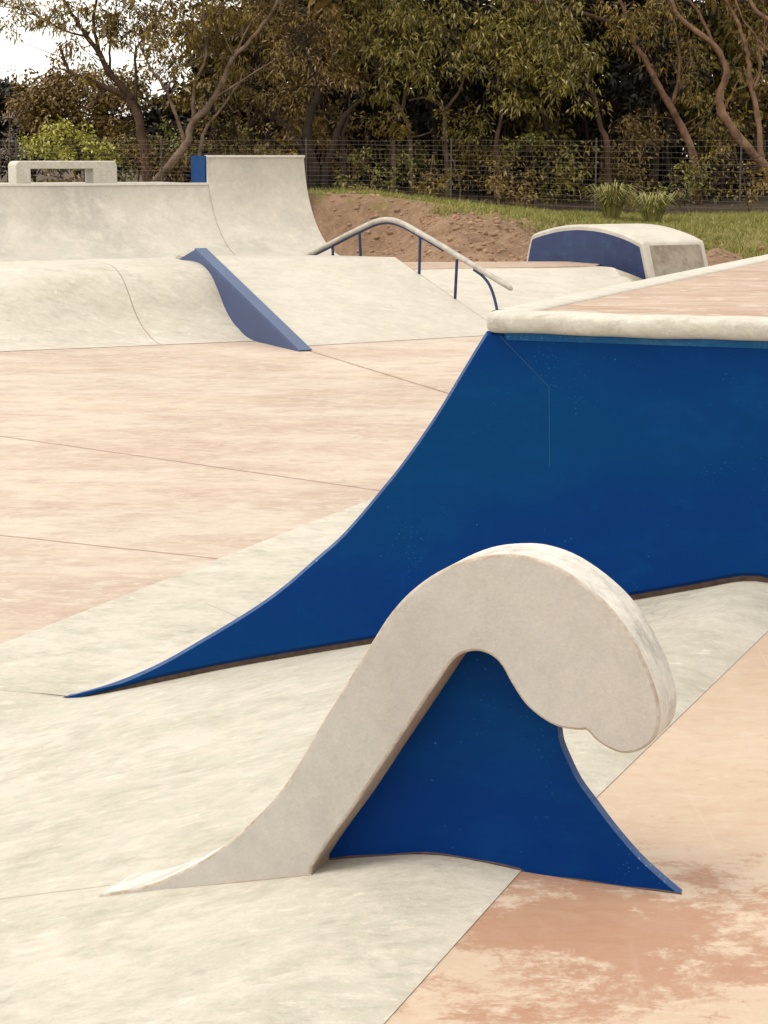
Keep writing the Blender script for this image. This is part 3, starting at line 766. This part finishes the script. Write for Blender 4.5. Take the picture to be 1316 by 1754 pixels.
def blob_clumps(blobs, dens):
    out = []
    for (px, py, rx, ry, Y, dY) in blobs:
        P = at_y(px, py, Y); k = Y/FE
        a, b = rx*k, ry*k
        n = max(4, int(dens*a*b*dY*2.2))
        q = rng.normal(0, 1, (n, 3)); q /= np.linalg.norm(q, axis=1)[:, None]; q *= (rng.random(n)**.42)[:, None]
        wob = 1+.25*np.sin(q[:, 0]*7+px)+.2*np.sin(q[:, 2]*9+py)
        out.append(P+q*np.array([a, dY, b])*wob[:, None])
    return np.concatenate(out)
def plant(name, label, cat, base, limbs, blobs, lm, bark, dens=9., per=16, rad=.26, ln=.15, wd=.042, droop=.6, group=None, twigs=.5, high=None):
    """base: (px, Y); limbs: list of (list of (px,py[,dY]), r0, r1)"""
    bx, Y0 = base
    gp = at_y(bx, 300, Y0); gz = float(terr(np.array([gp[0]]), np.array([Y0]))[0])
    root = empty(name, (float(gp[0]), Y0, gz), label, cat, group)
    allp = []; mb = MB()
    for pl, r0, r1 in limbs:
        r0, r1 = r0*.8, r1*.75
        P = [at_y(q[0], q[1], Y0+(q[2] if len(q) > 2 else 0.)) for q in pl]
        P = catmull(P, 4); n = len(P)
        P = [p+np.array([rng.normal(0, .012), rng.normal(0, .02), 0]) for p in P]
        mb.tube(P, [(r0+(r1-r0)*(i/(n-1)))*(1+.08*sin(i*1.7)) for i in range(n)], 7 if r0 > .05 else 4)
        allp += P
    C = blob_clumps(blobs, dens*2.6) if blobs else np.zeros((0, 3))
    HC = None
    if high:      # unseen upper crown, added to shade the wood below
        HC = blob_clumps([(px_, -130., 85, 110, Y0+dy_, 2.2) for px_, dy_ in high], 2.6)
    if len(C) and allp and twigs > 0:
        A = np.array(allp); tb = mb
        sel = rng.random(len(C)) < twigs
        for c in C[sel]:
            d = np.linalg.norm(A-c, axis=1)+rng.random(len(A))*.5; i = int(np.argmin(d))
            if d[i] > 3.2: continue
            mid = (A[i]+c)/2+rng.normal(0, .12, 3)+np.array([0, 0, .10])
            tb.tube([A[i], mid, c], [.016, .011, .004], 3, False)
    if mb.v: mb.build('trunk', bark, root, smooth=True)
    if len(C):
        V, Fc = leaves(C, per, rad, ln, wd, droop)
        if HC is not None:
            V2, F2 = leaves(HC, 18, .5, .42, .18, .4); Fc = np.concatenate([Fc, F2+len(V)]); V = np.concatenate([V, V2])
        mk('crown', V, Fc, lm, root)
    return root
M['lf_olive'] = leafmat('olive leaves', (0.087, 0.062, 0.008), (0.136, 0.093, 0.012), (0.292, 0.202, 0.034))
M['lf_brown'] = leafmat('brown olive leaves', (0.102, 0.061, 0.013), (0.137, 0.084, 0.018), (0.242, 0.171, 0.040))
M['lf_green'] = leafmat('dark green leaves', (0.065, 0.056, 0.007), (0.111, 0.092, 0.011), (0.287, 0.227, 0.041), .4)
M['lf_shade'] = leafmat('canopy shade leaves', (.012, .009, .004), (.018, .012, .005), (.028, .02, .008), .7)  # colour darkened to hold the shade under the canopy
M['lf_bright'] = leafmat('bright green leaves', (0.213, 0.218, 0.025), (0.325, 0.310, 0.045), (0.475, 0.437, 0.090), .5)
M['lf_grey'] = leafmat('grey leaves', (.14, .12, .105), (.20, .175, .155), (.26, .23, .20), .6)
M['lf_shrub'] = leafmat('understory leaves', (0.082, 0.097, 0.016), (0.140, 0.142, 0.023), (0.293, 0.285, 0.056), .5)
M['lf_red'] = leafmat('reddish dry leaves', (.13, .06, .03), (.18, .08, .04), (.12, .09, .04), .6)
M['lf_tuss'] = leafmat('tussock blades', (.15, .15, .04), (.22, .21, .06), (.38, .34, .15), .5)

EUC = 'trees beyond the fence'
plant('gum_tree', 'leaning gum tree with forked brown trunk at left beside the open sky', 'tree', (250, 49), [
    ([(254, 330), (246, 247), (237, 200), (221, 167)], .17, .13),
    ([(221, 167), (200, 157), (174, 147), (150, 134), (120, 124), (110, 100), (103, 80)], .11, .04),
    ([(225, 172), (214, 154), (190, 127), (170, 90), (150, 63), (130, 33), (105, -5)], .13, .05),
    ([(170, 90), (160, 40), (165, 0), (168, -20)], .06, .03), ([(232, 180), (234, 134), (231, 95), (242, 70), (262, 48)], .06, .02),
    ([(150, 63), (110, 52), (70, 30), (20, 10)], .035, .015), ([(190, 127), (188, 80), (196, 40), (200, 0)], .05, .02),
    ([(110, 100), (90, 92), (45, 75), (15, 58)], .014, .004), ([(174, 147), (160, 175), (120, 195)], .02, .008)],
    [(30, 12, 62, 34, 48.5, .8), (100, 30, 45, 30, 48.6, .9), (125, 75, 26, 34, 48.8, .7), (170, 25, 60, 42, 49, 1.1), (205, 72, 34, 26, 49, .8), (245, 30, 62, 42, 49, 1.0), (150, 128, 42, 22, 48.9, .8), (275, 105, 44, 26, 49, .8), (10, 42, 24, 26, 48.4, .5)],
    M['lf_olive'], M['bark'], 15, 18, .24, .16, .042, .8, EUC, high=[(210, .5), (290, 1.5)])
plant('gum_tree', 'many limbed gum tree rising behind the blue side of the tall quarter pipe', 'tree', (280, 48.2), [
    ([(262, 320), (291, 284), (318, 247), (331, 210), (354, 187), (368, 167), (388, 124), (401, 97), (431, 67), (470, 15), (480, -15)], .15, .04),
    ([(368, 167), (401, 147), (440, 122), (475, 100)], .05, .02), ([(331, 210), (334, 150), (352, 94), (348, 20), (350, -20)], .06, .03),
    ([(318, 247), (298, 187), (281, 150), (254, 110), (240, 80)], .07, .02), ([(338, 290), (346, 240), (354, 221), (398, 160), (420, 120)], .07, .02),
    ([(388, 124), (420, 60), (450, 0), (460, -20)], .035, .015), ([(352, 94), (321, 110), (294, 90), (280, 55)], .02, .008), ([(401, 97), (380, 50), (375, 0)], .025, .01), ([(352, 60), (315, 40), (290, 15)], .02, .008)],
    [(300, 45, 62, 50, 48.4, 1.1), (380, 25, 60, 36, 48.6, 1.1), (350, 85, 50, 30, 48.9, .9), (310, 128, 46, 24, 48.4, .8), (440, 50, 40, 36, 49, .9), (400, 115, 38, 20, 49, .8), (270, 80, 34, 30, 48.4, .8)],
    M['lf_olive'], M['bark_pale'], 13, 18, .24, .16, .042, .8, EUC, high=[(240, .5), (320, 1.5)])
plant('gum_tree', 'gnarled dark trunked tree just right of the tall quarter pipe', 'tree', (540, 48.4), [
    ([(532, 345), (540, 300), (527, 240), (533, 190), (545, 160), (530, 110), (520, 60)], .2, .06), ([(560, 345), (556, 300), (575, 240), (590, 200), (620, 170)], .17, .05),
    ([(545, 300), (515, 250), (490, 215), (470, 200)], .12, .04), ([(575, 345), (590, 290), (586, 240), (600, 190)], .1, .04), ([(533, 190), (575, 196), (610, 188)], .04, .015), ([(590, 200), (572, 205), (560, 180)], .02, .01)],
    [(520, 105, 62, 55, 48.6, 1.2), (470, 130, 46, 50, 48.8, 1.), (560, 60, 60, 45, 49, 1.2), (590, 140, 50, 40, 48.6, 1.), (500, 175, 40, 22, 48.6, .7), (500, 60, 45, 40, 49, 1.)],
    M['lf_brown'], M['bark_dark'], 11, 16, .24, .15, .036, .6, EUC, high=[(500, .5), (580, 1.5)])
plant('gum_tree', 'dark slim double trunked tree behind the tall quarter pipe', 'tree', (420, 50.5), [
    ([(380, 330), (376, 240), (362, 190), (350, 150)], .1, .04), ([(462, 330), (458, 240), (470, 190), (440, 150), (430, 110)], .12, .04), ([(500, 330), (497, 240), (480, 190)], .09, .04), ([(440, 330), (430, 230), (445, 180)], .07, .03), ([(410, 330), (404, 230), (382, 160)], .06, .03)],
    [(420, 150, 60, 40, 50.6, 1.2), (480, 30, 55, 50, 51, 1.2), (370, 180, 40, 22, 50.6, .8)], M['lf_brown'], M['bark_dark'], 9, 16, .25, .16, .038, .6, EUC, high=[(380, .5), (460, 1.5)])
plant('gum_tree', 'broad leafy tree filling the middle of the tree line', 'tree', (690, 50), [
    ([(676, 350), (673, 250), (672, 220), (690, 180), (700, 130)], .10, .05), ([(706, 350), (702, 240), (690, 195), (660, 150), (640, 100)], .09, .04), ([(770, 350), (764, 250), (760, 190), (735, 168), (700, 172)], .11, .03), ([(702, 236), (722, 232), (740, 226)], .035, .02), ([(760, 190), (790, 150), (800, 90)], .06, .02)],
    [(620, 50, 60, 50, 49.4, 1.3), (680, 95, 62, 46, 48.8, 1.2), (740, 50, 60, 50, 49.2, 1.3), (650, 160, 42, 26, 48.8, .9), (730, 130, 50, 30, 48.6, .9), (700, 15, 70, 30, 49.6, 1.2), (790, 110, 40, 36, 48.8, 1.)],
    M['lf_green'], M['bark_pale'], 11, 17, .25, .17, .042, .75, EUC, high=[(650, .5), (730, 1.5)])
plant('gum_tree', 'dense dark leafed tree with hanging sprays right of the middle', 'tree', (900, 49), [
    ([(1045, 350), (1040, 250), (1024, 200), (1015, 160), (980, 110)], .11, .05), ([(1048, 260), (1035, 230), (1020, 180)], .04, .02), ([(1060, 40, .3), (1020, 30), (960, 10), (896, -2), (860, -12)], .07, .05), ([(860, 350), (852, 250), (860, 180), (850, 100)], .08, .04)],
    [(830, 45, 60, 52, 48.8, 1.2), (880, 110, 62, 42, 48.4, 1.1), (950, 60, 62, 50, 48.8, 1.2), (970, 140, 50, 36, 48.0, .9), (860, 170, 45, 24, 48.4, .8), (1010, 105, 40, 40, 48.2, .9), (920, 15, 70, 28, 49, 1.), (1010, 185, 32, 18, 48, .6), (930, 175, 30, 26, 48.2, .7)],
    M['lf_green'], M['bark'], 12, 17, .25, .18, .044, .85, EUC, high=[(860, .5), (940, 1.5)])
plant('gum_tree', 'tree with a rough trunk leaning left over dark shade at right', 'tree', (1180, 49.2), [
    ([(1196, 350), (1190, 280), (1174, 231), (1143, 174), (1117, 127), (1103, 97), (1087, 77), (1075, 35), (1060, -10)], .14, .06), ([(1150, 185), (1165, 120), (1158, 60), (1150, 0)], .06, .03), ([(1087, 77), (1110, 40), (1120, 0)], .035, .015), ([(1174, 231), (1155, 205), (1110, 200), (1070, 198)], .018, .006)],
    [(1080, 60, 50, 46, 48.8, 1.), (1140, 30, 60, 40, 49, 1.1), (1185, 90, 42, 48, 49.6, .9), (1190, 160, 36, 36, 49.6, .8), (1050, 20, 40, 30, 48.8, .9), (1130, 95, 30, 30, 49.5, .7), (1210, 205, 26, 22, 49.6, .6)],
    M['lf_olive'], M['bark_red'], 9.5, 16, .25, .17, .04, .8, EUC, high=[(1140, .5), (1220, 1.5)])
plant('gum_tree', 'winding reddish smooth barked tree at the right edge', 'tree', (1311, 47.9), [
    ([(1322, 330), (1311, 288), (1270, 241), (1237, 194), (1235, 160), (1245, 127), (1240, 104), (1220, 74), (1184, 47), (1163, 27), (1147, -5)], .155, .065),
    ([(1220, 74), (1204, 33), (1177, -5)], .06, .035), ([(1310, 290), (1304, 268), (1299, 200), (1287, 147), (1282, 100), (1277, 74), (1260, 30), (1238, -8)], .10, .045),
    ([(1290, 155), (1302, 117), (1297, 67), (1277, 40), (1258, -5)], .05, .025), ([(1240, 194), (1258, 150), (1268, 130), (1255, 110), (1262, 90)], .018, .006), ([(1297, 67), (1320, 90), (1340, 110)], .035, .02), ([(1330, 40), (1296, 20), (1280, -10)], .08, .05), ([(1302, 117), (1310, 60), (1308, 0)], .02, .01)],
    [(1240, 15, 50, 20, 49.2, .8), (1300, 60, 40, 36, 49.4, .8), (1310, 140, 30, 30, 49.6, .7), (1262, 110, 26, 24, 49.8, .6)],
    M['lf_olive'], M['bark_red'], 7, 15, .24, .16, .04, .8, EUC, high=[(1271, .5), (1351, 1.5)])
# second row, deeper in the wood
k = 0
for px, Y, pal, lab in [(560, 54, 'lf_brown', 'rusty leaved tree deeper in the wood behind the gnarled trunks'), (640, 56, 'lf_shade', 'dark tree deep in the wood left of the middle'), (740, 55, 'lf_shade', 'dark tree deep in the wood behind the broad leafy tree'),
        (840, 56, 'lf_shade', 'dark tree deep in the wood, behind the gap above the left fence wires'), (930, 55, 'lf_green', 'dark green tree in the wood behind the hanging sprays'), (1030, 56, 'lf_shade', 'dark tree deep in the wood above the tussocks'),
        (1120, 55, 'lf_shade', 'dark tree deep in the wood behind the leaning rough trunk'), (1220, 56, 'lf_green', 'dark green tree in the wood behind the winding red trunk'), (1320, 55, 'lf_olive', 'olive tree deep in the wood at the right edge'), (460, 56, 'lf_brown', 'brown leaved tree deep in the wood behind the double trunk'), (370, 55, 'lf_olive', 'olive tree in the wood behind the many limbed gum')]:
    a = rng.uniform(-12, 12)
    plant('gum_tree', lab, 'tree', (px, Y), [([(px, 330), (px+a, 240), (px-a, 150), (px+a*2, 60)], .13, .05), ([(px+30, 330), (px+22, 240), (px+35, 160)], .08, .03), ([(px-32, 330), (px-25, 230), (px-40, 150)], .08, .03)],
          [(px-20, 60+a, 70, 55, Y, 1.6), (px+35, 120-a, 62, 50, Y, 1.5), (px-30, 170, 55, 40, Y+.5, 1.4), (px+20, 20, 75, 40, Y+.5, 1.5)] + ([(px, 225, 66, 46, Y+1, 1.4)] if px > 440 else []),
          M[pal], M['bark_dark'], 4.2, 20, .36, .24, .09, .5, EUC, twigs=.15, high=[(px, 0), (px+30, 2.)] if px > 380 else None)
# last row closes the wood
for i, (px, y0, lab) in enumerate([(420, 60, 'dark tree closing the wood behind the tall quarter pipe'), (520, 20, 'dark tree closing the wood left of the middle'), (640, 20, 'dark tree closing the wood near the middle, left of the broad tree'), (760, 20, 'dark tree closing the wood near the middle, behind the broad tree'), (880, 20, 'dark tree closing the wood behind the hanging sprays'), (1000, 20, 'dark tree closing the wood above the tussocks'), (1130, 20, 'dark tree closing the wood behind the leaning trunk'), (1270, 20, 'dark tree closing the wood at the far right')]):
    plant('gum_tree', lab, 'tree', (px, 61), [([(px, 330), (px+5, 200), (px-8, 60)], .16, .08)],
          [(px, y0+70, 80, 60, 61, 1.8), (px+10, 200, 82, 60, 61.5, 1.8), (px-10, 280, 80, 50, 61, 1.8), (px, y0+10, 75, 40, 61, 1.6)], M['lf_shade'], M['bark_dark'], 5., 22, .45, .42, .24, .4, EUC, twigs=0, high=[(px, 0)] if px > 430 else None)
# left: rounded trees against the sky
plant('rounded_tree', 'rounded brown green tree below the open sky at far left', 'tree', (130, 56), [([(150, 330), (145, 230), (120, 170)], .14, .06), ([(145, 240), (190, 180)], .07, .03)],
      [(110, 150, 50, 36, 56, 1.6), (170, 165, 52, 40, 56, 1.6), (60, 165, 40, 36, 56, 1.4), (220, 150, 40, 40, 56, 1.4), (90, 200, 60, 30, 56, 1.5), (180, 215, 60, 30, 56, 1.4), (45, 190, 36, 26, 56.2, 1.2)], M['lf_brown'], M['bark'], 20, 18, .28, .16, .07, .3, EUC)
plant('rounded_tree', 'dark rounded tree at the far left edge under the sky', 'tree', (20, 60), [([(20, 330), (18, 240), (15, 180)], .14, .06)],
      [(15, 190, 44, 40, 60, 1.5), (50, 205, 50, 36, 60, 1.5), (-20, 175, 40, 40, 60, 1.5), (20, 250, 80, 40, 60, 1.5), (120, 250, 80, 40, 60, 1.5), (230, 240, 80, 50, 60, 1.5), (320, 200, 70, 60, 60, 1.5), (330, 260, 70, 60, 60, 1.5)], M['lf_shade'], M['bark_dark'], 12, 20, .34, .3, .14, .3, EUC)
plant('shrub', 'grey leaved shrub at the far left edge behind the fence', 'shrub', (18, 50), [([(20, 330), (18, 250), (16, 190)], .05, .015)],
      [(14, 205, 13, 24, 50, .4), (20, 240, 20, 24, 50, .5), (10, 270, 30, 26, 50, .6), (40, 290, 26, 22, 50, .5)], M['lf_grey'], M['bark_pale'], 26, 16, .17, .10, .03, -.2)
plant('shrub', 'rounded bright yellow green bush behind the concrete bench', 'shrub', (120, 51), [([(130, 330), (125, 270), (110, 235)], .06, .02)],
      [(75, 240, 34, 22, 51, .8), (110, 228, 36, 18, 51, .8), (60, 258, 28, 16, 50.8, .7), (150, 250, 42, 22, 51, .8), (110, 262, 48, 20, 50.7, .8), (190, 262, 32, 20, 51, .7)], M['lf_bright'], M['bark'], 34, 18, .17, .12, .07, .2)
plant('shrub', 'reddish dry shrub at the foot of the leaning gum tree', 'shrub', (250, 47.8), [([(250, 325), (248, 285), (240, 265)], .04, .015)],
      [(240, 275, 26, 18, 47.8, .5), (262, 290, 26, 18, 47.8, .5), (235, 300, 26, 14, 47.8, .5)], M['lf_red'], M['bark'], 20, 14, .18, .09, .02, -.3)
plant('shrub', 'yellow green bush behind the blue side of the tall quarter pipe', 'shrub', (370, 52), [([(370, 330), (372, 280), (380, 240)], .05, .02)],
      [(350, 215, 26, 16, 52, .6), (400, 225, 34, 22, 52, .7), (430, 245, 30, 22, 52, .7), (330, 262, 30, 26, 51.6, .7), (290, 245, 36, 30, 52.2, .8), (395, 262, 40, 20, 52, .7), (200, 290, 50, 20, 51, .7)], M['lf_shrub'], M['bark'], 13, 16, .2, .12, .05, .2)
plant('shrub', 'leafy green shrub left behind the fence, right of the dark trunks', 'shrub', (665, 48.6), [([(665, 345), (662, 300), (650, 262)], .04, .015), ([(640, 340), (630, 290), (622, 262)], .03, .01)],
      [(630, 262, 30, 10, 48.6, .6), (670, 268, 36, 14, 48.4, .6), (650, 295, 36, 18, 48.4, .6), (690, 305, 30, 20, 48.4, .6), (610, 275, 18, 10, 48.6, .4)], M['lf_shrub'], M['bark'], 16, 14, .18, .11, .045, .1)
plant('shrub', 'dull olive thicket behind the middle of the fence', 'shrub', (800, 48.8), [([(790, 350), (785, 300), (770, 262)], .04, .015), ([(850, 350), (846, 300), (860, 270)], .04, .015), ([(740, 345), (738, 300), (742, 265)], .05, .02)],
      [(745, 290, 26, 26, 49, .5), (790, 300, 36, 30, 49, .6), (840, 310, 36, 26, 49, .6), (860, 280, 26, 18, 49.4, .5), (900, 335, 40, 18, 48.8, .6)], M['lf_olive'], M['bark_pale'], 13, 14, .2, .12, .04, .1)
plant('shrub', 'flat topped yellow green shrub just above the top fence wires', 'shrub', (910, 48.6), [([(912, 350), (915, 290), (910, 245)], .035, .012)],
      [(900, 240, 22, 8, 48.6, .5), (930, 236, 18, 8, 48.6, .4), (885, 250, 14, 8, 48.6, .3)], M['lf_shrub'], M['bark'], 26, 14, .15, .10, .045, .1)
plant('shrub', 'small bright leaved shrub behind the fence above the tussocks', 'shrub', (1160, 48.0), [([(1165, 355), (1160, 320), (1155, 292)], .03, .01)],
      [(1155, 298, 20, 14, 48, .4), (1175, 320, 24, 20, 48, .4), (1140, 318, 14, 10, 48, .3)], M['lf_shrub'], M['bark'], 24, 14, .16, .10, .045, .2)
plant('shrub', 'leafy thicket at the foot of the winding red tree', 'shrub', (1280, 47.5), [([(1285, 370), (1275, 310), (1262, 270)], .03, .01)],
      [(1262, 290, 22, 30, 47.4, .5), (1300, 320, 34, 34, 47.4, .6), (1260, 335, 26, 22, 47.4, .5), (1225, 260, 12, 20, 47.6, .3), (1320, 280, 24, 30, 47.4, .5)], M['lf_olive'], M['bark'], 18, 14, .19, .11, .05, .3)
US = [(110, 48.2, 310, 90, 22, 'lf_brown', 'low brown scrub behind the fence, seen through the opening of the concrete bench'), (520, 49.0, 215, 46, 34, 'lf_brown', 'russet foliage mass hanging among the gnarled trunks'), (660, 49.6, 205, 50, 26, 'lf_olive', 'olive saplings between the gnarled and the pale forked trunks'), (800, 49.8, 205, 46, 30, 'lf_green', 'leafy sapling under the broad middle tree'),
      (1100, 50.2, 215, 44, 40, 'lf_brown', 'shaded brown sapling in the gap left of the leaning trunk'), (1235, 50.4, 210, 30, 60, 'lf_olive', 'olive sapling between the leaning and the winding trunks'), (385, 50.6, 230, 50, 34, 'lf_olive', 'olive sapling directly behind the top edge of the tall quarter pipe'),
      (475, 47.9, 270, 34, 46, 'lf_brown', 'dark brown thicket at the right shoulder of the tall quarter pipe'), (610, 47.6, 318, 44, 26, 'lf_green', 'low dark bush behind the fence just right of the gnarled trunks'),
      (590, 49.4, 270, 40, 30, 'lf_brown', 'russet bush between the gnarled trunks and the leafy green shrub'), (735, 47.8, 312, 36, 30, 'lf_olive', 'olive bush behind the fence below the pale forked trunks'),
      (700, 50.6, 262, 50, 26, 'lf_green', 'green scrub deeper in the wood between the pale forked trunks'), (820, 50.2, 255, 60, 34, 'lf_olive', 'olive scrub deeper in the wood left of the flat topped shrub'),
      (880, 47.7, 305, 44, 34, 'lf_brown', 'brown green bush behind the fence under the flat topped shrub'), (960, 48.8, 285, 44, 50, 'lf_green', 'tall dark bush behind the fence left of the tussocks'),
      (1060, 49.4, 275, 50, 40, 'lf_brown', 'shaded brown bush behind the fence above the tussocks'), (1095, 47.6, 330, 46, 24, 'lf_olive', 'low olive bush behind the fence between tussocks and small bright shrub'),
      (1200, 48.6, 300, 36, 46, 'lf_green', 'dark bush behind the fence at the foot of the leaning trunk'), (300, 50.2, 262, 40, 40, 'lf_brown', 'brown scrub between the two gum trees at left'), (235, 50.6, 240, 46, 30, 'lf_olive', 'olive scrub right of the bright yellow green bush')]
for px, Y, py, rx, ry, pal, lab in US:
    plant('shrub', lab, 'shrub', (px, Y), [([(px, 345), (px+4, py+10), (px-6, py-10)], .03, .01)], [(px-rx*.35, py, rx*.75, ry, Y, .6), (px+rx*.4, py+6, rx*.7, ry*.85, Y, .6), (px+6, py+ry*.6, rx, ry*.6, Y, .6)], M[pal], M['bark_dark'], 15, 18, .22, .14, .05, .4, 'understory bushes behind the fence')
def tussock(px, py, Y, H_, nb, spread, label):
    P = at_y(px, py, Y); gz = float(terr(np.array([P[0]]), np.array([Y]))[0])
    gp = np.array([P[0], Y, gz])
    V = []; Fc = []
    for i in range(nb):
        a = rng.uniform(0, 2*pi); lean = rng.random()**.55*spread*1.25; hh = H_*rng.uniform(.5, 1.12); w = .013
        b = gp+np.array([cos(a), sin(a), 0])*rng.uniform(0, .17)
        d = np.array([cos(a), sin(a), 0])*lean; s = np.array([-sin(a), cos(a), 0])*w
        pts = [b, b+d*.25*hh+np.array([0, 0, .45*hh]), b+d*.65*hh+np.array([0, 0, .82*hh]), b+d*1.15*hh+np.array([0, 0, (1.0-.45*lean)*hh])]
        n = len(V)
        for p, k in zip(pts, (1, 1, .75, .15)): V += [p-s*k, p+s*k]
        Fc += [(n, n+1, n+3, n+2), (n+2, n+3, n+5, n+4), (n+4, n+5, n+7, n+6)]
    o = mk('tussock_plant', V, np.array(Fc), M['lf_tuss'], origin=gp); tag(o, label, 'plant', 'tussock plants by the fence')
tussock(1048, 366, 44.0, .90, 420, .66, 'taller spiky tussock plant, left of the two behind the arched block')
tussock(1118, 372, 43.2, .78, 360, .72, 'lower spiky tussock plant, right of the two behind the arched block')

# ------------------------------------------------------------------ light, sky, camera
w = bpy.data.worlds.new('World'); S.world = w; w.use_nodes = True
nt = w.node_tree; bg = nt.nodes['Background']
sky = nt.nodes.new('ShaderNodeTexSky'); sky.sky_type = 'NISHITA'; sky.sun_disc = False
EL, AZ = radians(62), radians(-100)       # sun direction: high, from the left and a little behind the camera
sky.sun_elevation = EL; sky.sun_rotation = AZ
sky.dust_density = 1.; sky.air_density = 1.; sky.ozone_density = 1.
hs = nt.nodes.new('ShaderNodeHueSaturation'); hs.inputs['Saturation'].default_value = .12; hs.inputs['Value'].default_value = 1.
mx = nt.nodes.new('ShaderNodeMix'); mx.data_type = 'RGBA'; mx.blend_type = 'MULTIPLY'; mx.inputs[0].default_value = 1; mx.inputs[7].default_value = (1., .955, .89, 1)
nt.links.new(sky.outputs[0], hs.inputs['Color']); nt.links.new(hs.outputs[0], mx.inputs[6]); cl = nt.nodes.new('ShaderNodeMix'); cl.data_type = 'RGBA'; cl.inputs[0].default_value = .8; cl.inputs[7].default_value = (3.05, 2.85, 2.58, 1)   # even cloud cover
nt.links.new(mx.outputs[2], cl.inputs[6]); nt.links.new(cl.outputs[2], bg.inputs[0])
bg.inputs[1].default_value = .15
L = bpy.data.lights.new('sun', 'SUN'); L.energy = .8; L.angle = radians(28); L.color = (1, .94, .84)
lo = bpy.data.objects.new('sun', L); COL.objects.link(lo)
from mathutils import Vector
sd = Vector((sin(AZ)*cos(EL), cos(AZ)*cos(EL), sin(EL)))
lo.rotation_euler = sd.to_track_quat('Z', 'Y').to_euler(); lo.location = (0, 0, 30)
cd = bpy.data.cameras.new('camera'); co = bpy.data.objects.new('camera', cd); COL.objects.link(co)
co.location = (0, 0, CH); co.rotation_euler = (pi/2-PIT, 0, 0)
cd.sensor_fit = 'VERTICAL'; cd.sensor_height = 36.; cd.lens = F/H0*36.
cd.clip_start = .1; cd.clip_end = 2000
S.camera = co
S.view_settings.view_transform = 'Standard'; S.view_settings.look = 'None'; S.view_settings.gamma = 1
S.view_settings.exposure = 1.62
